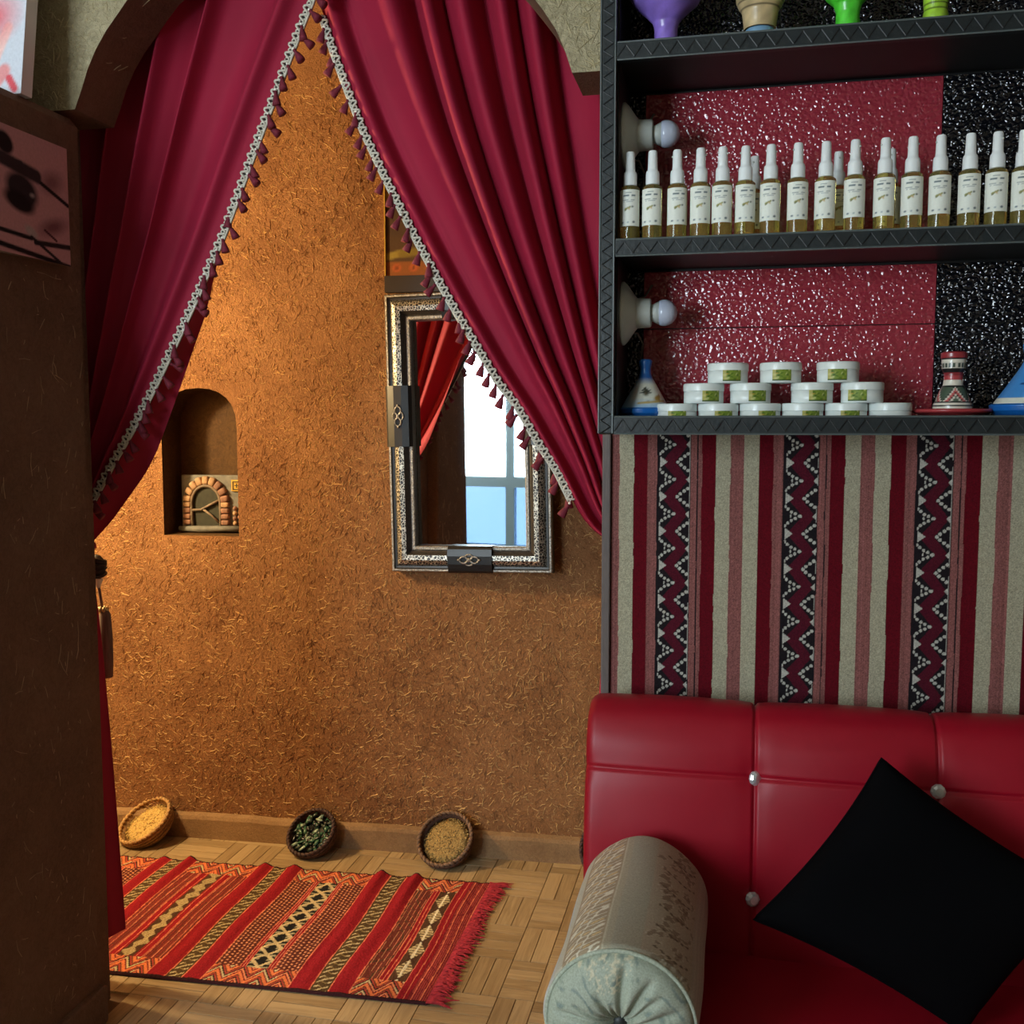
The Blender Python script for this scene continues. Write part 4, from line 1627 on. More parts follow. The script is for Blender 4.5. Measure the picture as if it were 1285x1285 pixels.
def label_mesh(name, r, z0, z1, span, painter, n=34, m=46):
    th = np.linspace(-span / 2, span / 2, n)
    zz = np.linspace(z0, z1, m)
    T, Z = np.meshgrid(th, zz, indexing='ij')
    P = np.stack([r * np.sin(T), -r * np.cos(T), Z], -1)
    X = (T / span + 0.5)
    Y = (Z - z0) / (z1 - z0)
    col = painter(X, Y)
    o = color_grid(name, P, col, M['print'], None, off=(0, 0, 0))
    me = o.data
    bpy.data.objects.remove(o)
    return me


def paint_bottle_label(seed):
    def f(X, Y):
        rnd = random.Random(seed)
        col = np.empty(X.shape + (3,))
        col[:] = lin(232, 234, 224)
        grey = lin(128, 140, 140)
        # curved brand line, small text lines, sprig, three emblems: illegible print
        for y, w, x0, x1, g in ((0.91, 0.018, .30, .62, (150, 160, 158)), (0.84, 0.026, .22, .78, (112, 126, 128)), (0.71, 0.014, .26, .74, (150, 158, 158)), (0.66, 0.010, .30, .70, (176, 182, 180)), (0.30, 0.010, .30, .70, (176, 182, 180))):
            k = (np.abs(Y - y) < w) & (X > x0) & (X < x1) & (((X * 30 + rnd.random()) % 1) > 0.25)
            col[k] = lin(*g)
        paint_line(col, X, Y, (0.36, 0.46), (0.58, 0.52), 0.03, lin(150, 150, 90))
        paint_disc(col, X, Y, 0.66, 0.53, 0.06, 0.032, lin(96, 104, 92), 0, 0.5)
        paint_disc(col, X, Y, 0.40, 0.44, 0.07, 0.03, lin(120, 122, 80), 0.4, 0.6)
        paint_disc(col, X, Y, 0.52, 0.47, 0.07, 0.03, lin(206, 178, 128), -0.4, 0.6)
        paint_disc(col, X, Y, 0.27, 0.10, 0.07, 0.035, lin(120, 130, 136), 0, 0.5)
        paint_disc(col, X, Y, 0.49, 0.10, 0.05, 0.03, lin(170, 180, 182), 0, 0.5)
        paint_disc(col, X, Y, 0.71, 0.11, 0.07, 0.038, lin(86, 100, 106), 0, 0.5)
        return col
    return f


bott = MB()
BR = 0.0155
bott.lathe([(0.0125, 0.0), (0.0150, 0.0012), (BR, 0.004), (BR, 0.0795), (0.0150, 0.0825), (0.0122, 0.0850), (0.0092, 0.0860), (0.0088, 0.090)], 28)
bm_body = mesh_of('bottle_body', bott, M['oil'], True)
capm = MB()
capm.lathe([(0.0098, 0.0862), (0.0108, 0.0867), (0.0106, 0.103), (0.0098, 0.1065), (0.0080, 0.1085), (0.0076, 0.112), (0.0070, 0.136), (0.0058, 0.1385), (0.0010, 0.139)], 24)
bm_cap = mesh_of('spray_cap', capm, M['cap_white'], True)
bm_cap.set_sharp_from_angle(angle=R(50))
lm = label_mesh('bottle_label', BR + 0.0004, 0.0225, 0.0785, R(150), paint_bottle_label(1))
noz = MB()
noz.tube([(0, -0.006, 0.128), (0, -0.0088, 0.1285)], 0.0014, 8)
bm_noz = mesh_of('nozzle', noz, M['lamp_white'])


def bottle(u, v, z, rot, label, tilt=0.0, group='oil spray bottles on the middle shelf'):
    root = thing('spray_bottle', label, 'bottle', (u, v, z), group)
    root.rotation_euler = (0, 0, rot)
    for nme, me in (('bottle_body', bm_body), ('spray_cap', bm_cap), ('bottle_label', lm)):
        o = bpy.data.objects.new(nme, me)
        C.objects.link(o)
        o.parent = root
        if nme == 'spray_cap':
            o.rotation_euler = (0, 0, tilt)
            q = bpy.data.objects.new('nozzle', bm_noz)
            C.objects.link(q)
            q.parent = o
    return root


BX = [-0.170, -0.135, -0.097, -0.061, -0.0275, 0.007, 0.045, 0.085, 0.126, 0.168, 0.211, 0.250, 0.289, 0.330, 0.367, 0.402]
rr_ = random.Random(4)
for i, u in enumerate(BX):
    face = math.atan2(u, 1.65)
    bottle(u, 1.655 + rr_.uniform(-.002, .002), 1.5842, -face + rr_.uniform(-0.22, 0.22),
           'amber oil spray bottle, %s from the left in the front row of the middle shelf' % ORD[i], rr_.uniform(0, 6))
for u, t in ((0.0215, 'peeking between the sixth and seventh front ones'), (0.150, 'peeking between the ninth and tenth front ones'), (0.228, 'half hidden behind the eleventh front one')):
    bottle(u, 1.722, 1.5842, rr_.uniform(-.3, .3), 'amber spray bottle in the back row, ' + t, 0, 'oil spray bottles in the back row')


# ------------------------------------------------------------------ cream jars
def paint_jar(X, Y):
    col = np.empty(X.shape + (3,))
    col[:] = lin(120, 140, 52)
    rnd = random.Random(9)
    for i in range(22):
        paint_disc(col, X, Y, rnd.random(), rnd.random(), rnd.uniform(.05, .16), rnd.uniform(.08, .2), rnd.choice([lin(86, 112, 36), lin(150, 160, 70), lin(60, 88, 34), lin(186, 190, 120), lin(196, 150, 70)]), rnd.random() * 3, 0.7)
    k = (X < 0.2)
    col[k] = col[k] * 0.5 + lin(210, 190, 120) * 0.5
    col[(Y < 0.10)] = lin(70, 92, 40)
    return col


JR, JH = 0.0325, 0.0318
jb = MB()
jb.lathe([(JR * 0.93, 0.0), (JR * 0.97, 0.0012), (JR * 0.97, 0.0195)], 36)
jm = mesh_of('jar_body', jb, M['jar_white'], True)
jl = MB()
jl.lathe([(JR * 0.97, 0.0195), (JR, 0.0202), (JR, 0.0290), (JR * 0.985, 0.0308), (JR * 0.95, JH), (0.002, JH)], 36)
jlm = mesh_of('jar_lid', jl, M['jar_white'], True)
jlm.set_sharp_from_angle(angle=R(50))
jlab = label_mesh('jar_label', JR * 0.97 + 0.0007, 0.0030, 0.0215, R(52), paint_jar, 40, 24)


def jar(u, v, z, rot, label, lab=True):
    root = thing('cream_jar', label, 'jar', (u, v, z), 'stacked cream jars')
    root.rotation_euler = (0, 0, rot)
    for nme, me in (('jar_body', jm), ('jar_lid', jlm), ('jar_label', jlab)):
        if nme == 'jar_label' and not lab:
            continue
        o = bpy.data.objects.new(nme, me)
        C.objects.link(o)
        o.parent = root


JZ = 1.2982
VJ = 1.69
rot = [0.10, 0.12, 0.14, 0.18, 0.22]
for i, u in enumerate([-0.094, -0.0285, 0.037, 0.1025, 0.168, 0.2335]):
    if i < 5:
        jar(u, VJ, JZ, [0.05, 0.30, 0.36, 0.38, 0.12][i], 'white cream jar, %s from the left in the bottom row' % ORD[i])
    else:
        jar(u, VJ, JZ, 1.9, 'white cream jar with no label showing, right end of the bottom row', False)
for i, (u, ro) in enumerate([(-0.052, 0.42), (0.0215, 0.36), (0.116, 0.25), (0.1915, -0.35)]):
    jar(u, VJ, JZ + JH + .0001, ro, 'white cream jar, %s from the left in the middle row' % ORD[i])
for i, (u, ro) in enumerate([(-0.0145, 0.22), (0.0675, 0.02), (0.1545, -0.12)]):
    jar(u, VJ, JZ + 2 * JH + .0002, ro, 'white cream jar, %s of the three on the top row' % ['left', 'middle', 'right'][i])


# ------------------------------------------------------------------ painted tagines and pottery
def lathe_color(name, prof, painter, parent, seg=56, fine=70):
    pr = np.array(prof)
    d = np.r_[0, np.cumsum(np.hypot(*(pr[1:] - pr[:-1]).T))]
    t = np.linspace(0, d[-1], fine)
    rad = np.interp(t, d, pr[:, 0])
    hh = np.interp(t, d, pr[:, 1])
    th = np.linspace(0, 2 * math.pi, seg + 1)
    Rr, T = np.meshgrid(rad, th, indexing='ij')
    Hh, _ = np.meshgrid(hh, th, indexing='ij')
    P = np.stack([Rr * np.sin(T), -Rr * np.cos(T), Hh], -1)
    col = painter(np.where(T > math.pi, T - 2 * math.pi, T), Hh, Rr)
    return color_grid(name, P, col, M['glaze'], parent, off=(0, 0, 0))


def blue_tagine(u, v, z, label, plain=False):
    root = thing('blue_tagine', label, 'tagine', (u, v, z), 'blue pottery tagines')
    blue, lblue, wht = lin(24, 98, 176), lin(110, 168, 214), lin(220, 220, 205)

    def base(T, H, Rr):
        c = np.empty(T.shape + (3,))
        c[:] = blue
        c[H < 0.006] = lin(14, 40, 84)
        return c
    lathe_color('dish', [(0.0008, 0.0), (0.026, 0.0), (0.032, 0.006), (0.0425, 0.017), (0.0435, 0.024), (0.041, 0.026)], base, root)

    def lid(T, H, Rr):
        c = np.empty(T.shape + (3,))
        k = np.clip((H - 0.026) / 0.05, 0, 1)[..., None]
        c[:] = wht
        w = np.clip((0.042 - H) / 0.016, 0, 1)[..., None]
        c[:] = c * (1 - w * .8) + lblue * w * .8
        w = np.clip((H - 0.064) / 0.012, 0, 1)[..., None]
        c[:] = c * (1 - w) + blue * w
        w = np.clip((-T - 0.3) / 0.8, 0, 1)[..., None] * (H < 0.07)[..., None]
        c[:] = c * (1 - w * 0.7) + lblue * 0.8 * w * 0.7
        if plain:
            c[:] = lin(70, 140, 206)
        if not plain:
            X = T * 0.03
            paint_disc(c, X, H, 0.004, 0.051, 0.008, 0.008, lin(70, 74, 56), 0, 0.6)
            for a in range(7):
                paint_line(c, X, H, (0.004, 0.050), (0.004 + 0.010 * math.cos(a * .52), 0.050 + 0.009 * math.sin(a * .52)), 0.0013, lin(52, 56, 44))
            paint_line(c, X, H, (0.004, 0.050), (0.006, 0.034), 0.0013, lin(90, 74, 50))
            paint_line(c, X, H, (-0.008, 0.033), (0.036, 0.037), 0.0022, lin(184, 160, 104))
            paint_disc(c, X, H, 0.024, 0.041, 0.009, 0.006, lin(166, 132, 66), 0.3, 0.5)
            paint_disc(c, X, H, 0.030, 0.045, 0.004, 0.004, lin(150, 118, 60), 0, 0.5)
        else:
            paint_line(c, T * .03, H, (-0.02, 0.052), (0.03, 0.050), 0.0015, lin(16, 60, 120))
            c[H < 0.034] = wht
        return c
    lathe_color('lid', [(0.0395, 0.0255), (0.0385, 0.028), (0.028, 0.046), (0.0185, 0.063), (0.0125, 0.074), (0.0095, 0.081), (0.0088, 0.090), (0.0105, 0.098), (0.0110, 0.103), (0.0085, 0.1055), (0.001, 0.106)], lid, root)
    return root


blue_tagine(-0.148, 1.715, 1.2982, 'blue and white tagine painted with a palm, left end of the bottom shelf')
t2 = blue_tagine(0.436, 1.69, 1.2982, 'blue tagine cut off by the right edge of the picture', True)
t2.scale = (1.35, 1.35, 1.15)


def striped_tagine():
    root = thing('striped_tagine', 'red, black and white striped tagine on a red dish', 'tagine', (0.326, 1.70, 1.2982))
    redc, wht, blk, grn = lin(150, 48, 54), lin(222, 214, 198), lin(24, 24, 24), lin(96, 122, 96)

    def dish(T, H, Rr):
        c = np.empty(T.shape + (3,))
        c[:] = lin(168, 58, 62)
        c[Rr < 0.03] = wht
        return c
    lathe_color('dish', [(0.0008, 0.012), (0.030, 0.012), (0.030, 0.0), (0.036, 0.0), (0.040, 0.012), (0.057, 0.017), (0.0585, 0.020), (0.056, 0.0225), (0.030, 0.022)], dish, root)

    def body(T, H, Rr):
        c = np.empty(T.shape + (3,))
        c[:] = wht
        for z0, z1, q in ((0.022, 0.026, wht), (0.026, 0.0285, blk), (0.0285, 0.032, wht), (0.032, 0.034, blk), (0.056, 0.0585, blk), (0.0585, 0.067, wht), (0.067, 0.073, lin(176, 66, 70)), (0.073, 0.078, redc * 0.8), (0.078, 0.084, blk * 1.5), (0.084, 0.094, wht * .8), (0.094, 0.098, wht), (0.098, 0.1005, blk), (0.1005, 0.110, redc)):
            c[(H >= z0) & (H < z1)] = q
        k = (H >= 0.086) & (H < 0.092) & ((T * 9 / math.pi) % 1 > 0.35)
        c[k] = lin(40, 60, 50)
        # chevrons on the cone
        per = math.pi / 2
        q = np.abs(((T / per + 0.5) % 1) - 0.5) * 2
        lv = (H - 0.034) / 0.022 + q * 1.15
        kk = (H >= 0.034) & (H < 0.056)
        c[kk] = lin(74, 90, 74)
        c[kk & (lv > 0.35) & (lv < 0.5)] = wht
        c[kk & (lv > 0.5) & (lv < 0.62)] = blk
        c[kk & (lv > 0.62) & (lv < 0.9)] = lin(190, 84, 84)
        c[kk & (lv > 0.9) & (lv < 1.05)] = wht
        c[kk & (lv > 1.05) & (lv < 1.15)] = blk
        return c
    lathe_color('lid', [(0.0285, 0.0222), (0.0285, 0.028), (0.026, 0.034), (0.0195, 0.050), (0.0145, 0.060), (0.0135, 0.070), (0.0140, 0.077), (0.0172, 0.084), (0.0178, 0.097), (0.0190, 0.102), (0.0190, 0.108), (0.016, 0.110), (0.001, 0.109)], body, root, fine=150)


striped_tagine()


def pot(u, v, prof, col, label, disc=None, rings=None):
    root = thing('pottery_vase', label, 'vase', (u, v, 1.8802), 'flared pottery on the top shelf')
    pr = list(prof)
    top = pr[-1]
    pr += [(top[0] * 0.93, top[1]), (top[0] * 0.8, top[1] * 0.8)]

    def paint(T, H, Rr):
        c = np.empty(T.shape + (3,))
        c[:] = np.array(col)
        sw = 0.12 * np.sin(T * 3 + H * 120) + 0.08 * np.sin(T * 7 - H * 300)
        c *= (1 + sw)[..., None]
        for z in (rings or ()):
            c[np.abs(H - z) < 0.0012] *= 0.35
        return c
    lathe_color('vase_body', pr, paint, root, fine=110)
    if disc:
        obj('blue_foot', MB().lathe([(0.0215, 0.0), (0.0225, 0.002), (0.0225, 0.020), (0.021, 0.022)], 28), mat('blue_glass', S(120, 160, 190), 0.15), root, True, local=True)


pot(-0.119, 1.68, [(0.017, 0.0), (0.0182, 0.002), (0.0180, 0.034), (0.021, 0.044), (0.034, 0.058), (0.050, 0.072), (0.061, 0.092), (0.064, 0.12), (0.058, 0.15)], lin(142, 112, 204), 'purple flared pottery vase standing left on the top shelf')
pot(0.0245, 1.68, [(0.0245, 0.022), (0.0250, 0.030), (0.0275, 0.048), (0.033, 0.056), (0.0365, 0.064), (0.038, 0.09), (0.046, 0.13)], lin(202, 176, 132), 'beige ringed pottery vase on a blue foot, top shelf', True, (0.0505, 0.059))
pot(0.1535, 1.68, [(0.0175, 0.0), (0.018, 0.004), (0.0172, 0.036), (0.0205, 0.048), (0.033, 0.060), (0.046, 0.085), (0.048, 0.12)], lin(84, 214, 58), 'bright green flared pottery vase on the top shelf')
pot(0.2785, 1.68, [(0.0180, 0.0), (0.0185, 0.02), (0.0165, 0.030), (0.0175, 0.040), (0.0175, 0.060), (0.028, 0.08), (0.04, 0.11)], lin(164, 206, 60), 'lime green ringed pottery vase, rightmost on the top shelf', None, (0.0285, 0.036))


# ------------------------------------------------------------------ striped upholstery panel on the wall
def build_panel():
    root = thing('striped_wall_hanging', 'red, cream and black striped woven wall hanging above the sofa', 'wall hanging', (0.2, 1.82, 0.79))
    u0, u1, z0, z1 = -0.2125, 0.66, 0.60, 1.279
    n, m = 760, 520
    uu = np.linspace(u0, u1, n)
    zz = np.linspace(z0, z1, m)
    U, Z = np.meshgrid(uu, zz, indexing='ij')
    cream, rose, red, dark, maroon = lin(162, 155, 132), lin(130, 80, 76), lin(90, 2, 18), lin(26, 20, 24), lin(76, 13, 30)
    per = 0.2133
    wob = 0.0003 * np.sin(Z * 40) + 0.0001 * np.sin(Z * 170 + 2)
    q = ((U + wob + 0.1315) % per) / per * 567
    col = np.empty((n, m, 3))
    col[:] = rose
    def put(a, b, c):
        col[(q >= a) & (q < b)] = c
    put(0, 150, dark)
    put(150, 200, rose)
    put(178, 183, dark)
    put(200, 262, red)
    put(262, 328, cream)
    put(328, 388, rose)
    put(388, 455, cream)
    put(455, 518, red)
    put(518, 567, rose)
    put(562, 567, dark)
    # soft streaks in the rose stripes
    streak = RNG.standard_normal((n, 1)) * 0.10
    k = ((q >= 150) & (q < 200)) | ((q >= 328) & (q < 388)) | (q >= 518)
    col *= np.where(k[..., None], 1 + (streak + 0.16 * RNG.standard_normal((n, m)))[..., None], 1)
    k = ((q >= 262) & (q < 328)) | ((q >= 388) & (q < 455))
    col *= np.where(k[..., None], 1 + (0.10 * RNG.standard_normal((n, m)))[..., None], 1)
    # the figured band
    x = q / 150 * 0.0564                       # metres across
    vp = 0.0605
    zz_ = ((Z - 1.2315) / vp) % 1.0            # 0 at left triangle / right cluster
    zz_ = np.where(zz_ > 0.5, zz_ - 1, zz_) * vp
    zc = np.where(zz_ > 0, zz_ - vp / 2, zz_ + vp / 2)   # measured from left cluster / right triangle
    inb = (q >= 6) & (q < 146)
    xl = x
    xr = 0.0564 - x
    edge_l = 0.006 + 0.026 * (1 - np.abs(zc) / (vp / 2))
    edge_r = 0.004 + 0.023 * (1 - np.abs(zz_) / (vp / 2))
    col[inb & (xl > edge_l) & (xr > edge_r)] = maroon
    white = lin(176, 172, 162)
    col[inb & (np.abs(zz_) < 0.0095) & (xl > 0.003) & (xl < 0.016 - np.abs(zz_) * 1.3)] = white
    col[inb & (np.abs(zc) < 0.008) & (xr > 0.0012) & (xr < 0.0085 - np.abs(zc))] = white
    col[inb & (xr < 0.0022)] = white * 0.8
    for (dx, dz, rx) in ((0.0275, 0, .0036), (0.0200, 0.0040, .0027), (0.0200, -0.0040, .0027), (0.0135, 0.0072, .0026), (0.0135, -0.0072, .0026), (0.0125, 0.0, .0014), (0.0075, 0.0120, .0027), (0.0075, -0.0120, .0027), (0.0035, 0.0165, .0018), (0.0035, -0.0165, .0018)):
        col[inb & (((xl - dx) / rx) ** 2 + ((zc - dz) / 0.0028) ** 2 < 1)] = white
    for (dx, dz) in ((0.0225, 0), (0.0175, 0.005), (0.0175, -0.005), (0.011, 0.010), (0.011, -0.010), (0.005, 0.0145), (0.005, -0.0145)):
        col[inb & (((xr - dx) / 0.0031) ** 2 + ((zz_ - dz) / 0.0029) ** 2 < 1)] = white
    P = np.stack([U, np.full_like(U, 1.800) + 0.0005 * RNG.standard_normal((n, m)) * 0.4, Z], -1)
    color_grid('woven_face', P, col, M['fabric'], root)
    obj('panel_board', MB().box((u0, 1.8015, z0), (u1, 1.8395, z1)), M['shelf_in'], root)
    obj('edge_trim', MB().box((-0.2285, 1.792, z0), (-0.2135, 1.8395, 1.2795), bev=0.002), M['trim_grey'], root)


build_panel()


# ------------------------------------------------------------------ sofa
def build_sofa():
    root = thing('red_sofa', 'red leatherette sofa with crystal-buttoned backrest against the wall', 'sofa', (0.5, 1.4, 0))
    U0, U1 = -0.234, 1.45
    # backrest: profile runs from the seat up the front, over the top, down behind
    prof = [(1.600, 0.40), (1.596, 0.47), (1.598, 0.55), (1.606, 0.64), (1.617, 0.72), (1.632, 0.785), (1.655, 0.825), (1.690, 0.842), (1.735, 0.838), (1.770, 0.815), (1.782, 0.76), (1.784, 0.40)]
    pr = smooth_line(resample(prof, 330), 40)
    nu = 760
    us = np.linspace(U0, U1, nu)
    P = np.empty((nu, len(pr), 3))
    tn = np.gradient(pr, axis=0)
    tn /= np.linalg.norm(tn, axis=1)[:, None]
    nrm = np.stack([-tn[:, 1], tn[:, 0]], -1)       # outward (towards viewer / up)
    front = pr[:, 0] < 1.68
    bz = 0.7385
    period = 0.2755
    btn = 0.0392
    for i, u in enumerate(us):
        du = ((u - btn + period / 2) % period) - period / 2
        d = np.zeros(len(pr))
        # pillowy swelling between the seams, creases along them, dimples at the buttons
        d += 0.004 * np.cos(du / period * math.pi * 1.0) ** 2 * -0.6
        d -= 0.0055 * math.exp(-(du / 0.0028) ** 2) * (pr[:, 1] < 0.90)
        d -= 0.0022 * math.exp(-(du / 0.018) ** 2)
        zrow = pr[:, 1]
        d -= front * (0.0050 * np.exp(-((zrow - bz) / 0.0028) ** 2) + 0.0012 * np.exp(-((zrow - bz) / 0.02) ** 2))
        for zb in (bz, 0.548):
            rr2 = du ** 2 + (zrow - zb) ** 2
            d -= front * (0.004 * np.exp(-rr2 / 0.020 ** 2) + 0.005 * np.exp(-rr2 / 0.06 ** 2))
        # rounded left end
        e = u - U0
        if e < 0.016:
            d -= 0.016 - math.sqrt(max(0, 0.016 ** 2 - (0.016 - e) ** 2))
        P[i, :, 0] = u
        P[i, :, 1] = pr[:, 0] - nrm[:, 0] * -d * 1.0
        P[i, :, 2] = pr[:, 1] + nrm[:, 1] * d
    # nrm points (-tz, tv): towards -v on the front
    mb = MB()
    grid_np(mb, P, flip=True)
    mb.add([tuple(p) for p in P[0].tolist()], [tuple(range(len(pr)))])
    mb.add([tuple(p) for p in P[-1].tolist()], [tuple(range(len(pr)))])
    obj('backrest', mb, M['leather'], root, True)
    # crystal buttons
    cm = MB()
    cm.lathe([(0.0110, -0.002), (0.0122, 0.002), (0.0105, 0.0060), (0.0066, 0.0085), (0.0008, 0.0088)], 10)
    cmesh = mesh_of('crystal_button', cm, M['crystal'])
    for k in range(0, 5):
        for zb in (bz, 0.548):
            i = np.argmin(np.abs(us - (btn + period * k)))
            j = np.argmin(np.abs(np.where(front, pr[:, 1], 9) - zb))
            p = P[i, j]
            o = bpy.data.objects.new('crystal_button', cmesh)
            C.objects.link(o)
            o.parent = root
            g = origin(root)
            o.location = (p[0] - g.x, p[1] - g.y - 0.0075, p[2] - g.z)
            o.rotation_euler = (R(90 - 6), 0, random.random())
    # seat
    mb = MB()
    Vs = np.linspace(1.00, 1.62, 50)
    rows = []
    for u in np.linspace(U0 + .002, U1, 90):
        row = []
        for v in Vs:
            e1, e2 = v - 1.00, u - U0
            z = 0.456
            if e1 < 0.04:
                z -= 0.04 - math.sqrt(max(0, 0.04 ** 2 - (0.04 - e1) ** 2))
            if e2 < 0.02:
                z -= 0.02 - math.sqrt(max(0, 0.02 ** 2 - (0.02 - e2) ** 2))
            z += 0.006 * math.sin(math.pi * min(1, (v - 1.0) / 0.62)) + 0.0012 * math.sin(u * 23) * math.sin(v * 31)
            row.append((u, v, z))
        row = [(u, 1.0, 0.30)] + row + [(u, 1.62, 0.30)]
        rows.append(row)
    mb.grid(rows)
    mb.add(rows[0], [tuple(range(len(rows[0])))])
    mb.add(rows[-1], [tuple(range(len(rows[-1])))])
    obj('seat_cushion', mb, M['leather'], root, True)
    obj('sofa_base', MB().box((U0 + .006, 1.01, 0.0), (U1 - .004, 1.782, 0.41), bev=0.008), M['leather'], root)


build_sofa()


# ------------------------------------------------------------------ bolster
def build_bolster():
    cx, cz, rad = -0.127, 0.556, 0.0975
    v0, v1 = 1.215, 1.585
    root = thing('bolster_cushion', 'grey-green brocade bolster lying on the left end of the sofa', 'cushion', (cx, 1.4, cz - rad))
    nth, nl = 260, 240
    th = np.linspace(-math.pi, math.pi, nth)            # 0 at top, positive to the right
    vv = np.linspace(v0, v1, nl)
    T, Vv = np.meshgrid(th, vv, indexing='ij')
    e0, e1 = Vv - v0, v1 - Vv
    rr = np.full_like(T, rad)
    rr -= np.where(e0 < 0.012, 0.012 - np.sqrt(np.maximum(0, 0.012 ** 2 - (0.012 - e0) ** 2)), 0) * 0.6
    rr -= np.where(e1 < 0.03, 0.03 - np.sqrt(np.maximum(0, 0.03 ** 2 - (0.03 - e1) ** 2)), 0)
    rr += 0.0012 * np.sin(T * 5 + Vv * 13) + 0.0008 * np.sin(T * 3 - Vv * 31)
    rr = np.where(np.cos(T) < -0.86, np.minimum(rr, 0.0972 / np.maximum(0.86, -np.cos(T)) * 0.985), rr)
    P = np.stack([cx + rr * np.sin(T), Vv, cz + rr * np.cos(T)], -1)
    D = np.degrees(T)
    g0, g1, tan, brn, pale, gold = lin(172, 167, 146), lin(184, 184, 178), lin(158, 140, 114), lin(112, 94, 74), lin(218, 212, 192), lin(200, 172, 124)
    col = np.empty(T.shape + (3,))
    col[:] = g0
    col[(D < -62)] = g1
    col[(D >= -62) & (D < -52)] = lin(186, 182, 164)
    k = (D >= -52) & (D < -14)
    col[k] = tan
    # scrolling pale embroidery
    a = (D + 33) / 19.0
    w = np.sin(Vv * 2 * math.pi / 0.030 + 2.2 * np.sin(a * 3.1)) + np.sin(Vv * 2 * math.pi / 0.0185 - a * 6.0) * 0.9
    col[k & (np.abs(w) < 0.36) & (np.abs(a) < 0.86)] = pale
    col[k & (w > 1.25) & (np.abs(a) < 0.8)] = gold
    col[(np.abs(D + 52) < 1.2) | (np.abs(D + 14) < 1.0)] = lin(190, 184, 160)
    col[(D >= -8) & (D < 14)] = lin(162, 158, 140)
    col[(D >= -14) & (D < -8)] = lin(168, 160, 138)
    k = (D >= 14) & (D < 60)
    col[k] = lin(168, 156, 136)
    rnd = random.Random(2)
    for i in range(90):
        c0, vv0 = rnd.gauss(38, 10), rnd.uniform(v0, v1)
        dd = ((D - c0) / rnd.uniform(1.6, 5)) ** 2 + ((Vv - vv0 - 0.0009 * (D - c0) - .003 * np.sin(D * .7 + i)) / rnd.uniform(.003, .009)) ** 2
        kk = k & (dd < 1)
        col[kk] = col[kk] * 0.35 + brn * 0.65
        kk = k & (dd > 1.0) & (dd < 1.35)
        col[kk] = col[kk] * .5 + pale * 0.45
    for j in range(7):
        vv0 = v0 + 0.03 + j * 0.055
        kk = k & (np.abs(Vv - vv0 - 0.012 * np.sin(D / 9.0) - 0.0005 * (D - 38)) < 0.0016 + .0016 * np.sin(D * 1.1 + j)) & (D > 22) & (D < 56)
        col[kk] = lin(98, 82, 64)
    k = (D >= 60) & (D < 150)
    st = np.sin(D * 0.9) * 0.06
    col[k] = lin(172, 164, 148) * (1 + st[k])[:, None]
    color_grid('bolster_body', P, col, M['bolster'], root)
    # gathered end towards the viewer
    nr, na = 46, 240
    q = np.linspace(0, 1, nr)
    an = np.linspace(-math.pi, math.pi, na)
    Qm, An = np.meshgrid(q, an, indexing='ij')
    rnds = np.random.default_rng(5)
    pleat = np.zeros_like(An)
    for k_ in range(19):
        c = -math.pi + 2 * math.pi * (k_ + rnds.uniform(-.25, .25)) / 19
        wd = rnds.uniform(0.05, 0.11)
        dlt = (An - c - 0.25 * (1 - Qm) * rnds.uniform(-1, 1) + math.pi) % (2 * math.pi) - math.pi
        ext = rnds.uniform(0.35, 1.0)
        pleat += rnds.uniform(0.5, 1.0) * np.exp(-(dlt / (wd * (0.5 + 0.9 * (1 - Qm) ** 0.5))) ** 2) * np.clip((ext - Qm) / 0.3 + 0.25, 0, 1)
    depth = v0 - 0.028 * np.sqrt(np.maximum(0, 1 - Qm ** 2.4)) * 1.0 + 0.030 * np.exp(-(Qm / 0.20) ** 2) + 0.012 * pleat * np.clip(Qm * 4, 0, 1) * np.clip((1 - Qm) * 6, 0, 1)
    RR = rad * 0.945 * Qm
    Pc = np.stack([cx + RR * np.sin(An), depth, cz + RR * np.cos(An)], -1)
    cc = np.empty(An.shape + (3,))
    cc[:] = lin(160, 167, 150)
    wx, wz = Pc[..., 0] + 0.012 * np.sin(Pc[..., 2] * 95), Pc[..., 2] + 0.012 * np.sin(Pc[..., 0] * 120 + 1)
    blot = np.sin(wx * 170) * np.sin(wz * 150 + 1.3) + 0.5 * np.sin(wx * 330 + wz * 410)
    cc[blot > 0.75] = lin(140, 150, 134)
    cc[(blot > 1.1)] = lin(124, 138, 130)
    kk = (np.abs(np.degrees(An) + 12) < 26 * Qm) & (Qm > 0.55) & (np.abs(np.sin(An * 26 + 2.5 * np.sin(Qm * 22)) + np.sin(Qm * 46 + An * 9)) < 0.35)
    cc[kk] = lin(196, 188, 160)
    color_grid('gathered_end', Pc, cc, M['bolster'], root)
    pip = MB()
    pip.tube([(cx + rad * 0.955 * math.sin(a), v0 - 0.001, cz + rad * 0.955 * math.cos(a)) for a in np.linspace(0, 2 * math.pi, 91)[:-1]], 0.0030, 6, closed=True)
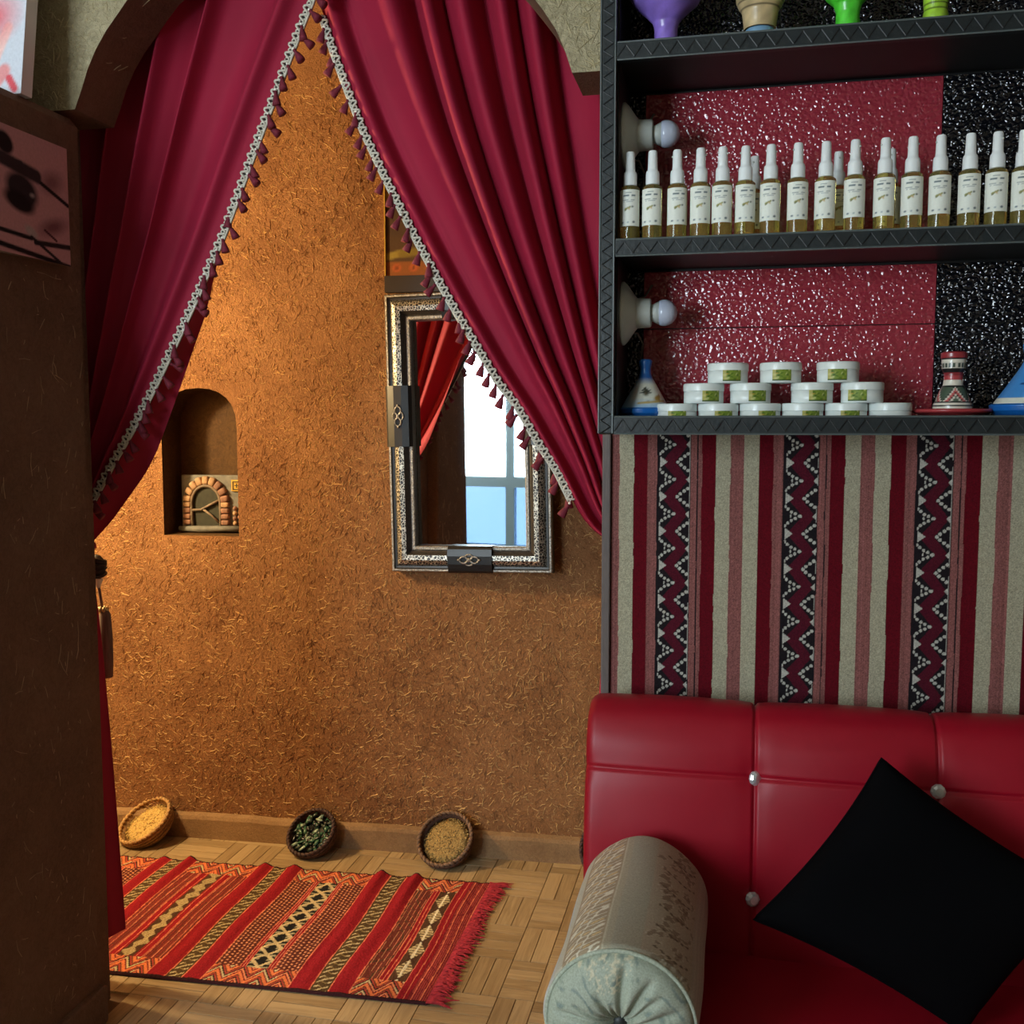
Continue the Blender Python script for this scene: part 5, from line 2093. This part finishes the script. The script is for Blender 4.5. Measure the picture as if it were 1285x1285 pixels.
    obj('piping', pip, mat('pale_piping', S(166, 172, 154), 0.7, var=0.2, vscale=300), root, True)
    obj('end_button', MB().ellipsoid((cx, v0 + 0.001, cz), (0.010, 0.006, 0.010), seg=14, rings=8), mat('dark_button', S(34, 38, 36), 0.5), root, True)


build_bolster()


# ------------------------------------------------------------------ black cushion
def build_cushion():
    T_, L_, B_, R_ = [Vector(p) for p in ((0.218, 1.552, 0.807), (0.037, 1.425, 0.604), (0.318, 1.428, 0.472), (0.500, 1.535, 0.631))]
    root = thing('throw_cushion', 'plain black square throw cushion standing on its corner on the sofa', 'cushion', B_)
    n = 44
    up = (R_ - L_).cross(T_ - B_)
    nrm = -up.normalized() if up.y > 0 else up.normalized()
    rows_f, rows_b = [], []
    for i in range(n + 1):
        rf, rb = [], []
        for j in range(n + 1):
            s, t = i / n, j / n
            a, b = 2 * s - 1, 2 * t - 1
            # corners stay sharp, edges draw in a little
            pin = 0.075 * (1 - a * a) * abs(b) ** 3 + 0.0
            pin2 = 0.075 * (1 - b * b) * abs(a) ** 3
            s2, t2 = 0.5 + a / 2 * (1 - pin2), 0.5 + b / 2 * (1 - pin)
            p = T_ * (1 - s2) * (1 - t2) + R_ * s2 * (1 - t2) + L_ * (1 - s2) * t2 + B_ * s2 * t2
            h = 0.058 * ((1 - a ** 4) * (1 - b ** 4)) ** 0.5 + 0.0
            h *= 1 + 0.05 * math.sin(a * 5 + b * 3)
            rf.append((p + nrm * h)[:])
            rb.append((p - nrm * h * 0.55)[:])
        rows_f.append(rf)
        rows_b.append(rb)
    mb = MB()
    mb.grid(rows_f)
    mb.grid(rows_b, flip=True)
    obj('cushion_cover', mb, M['black_velvet'], root, True)
    loop = [rows_f[i][0] for i in range(n + 1)] + [rows_f[n][j] for j in range(1, n + 1)] + [rows_f[i][n] for i in range(n - 1, -1, -1)] + [rows_f[0][j] for j in range(n - 1, 0, -1)]
    obj('seam', MB().tube(loop, 0.0022, 5, closed=True), M['black_velvet'], root, True)


build_cushion()
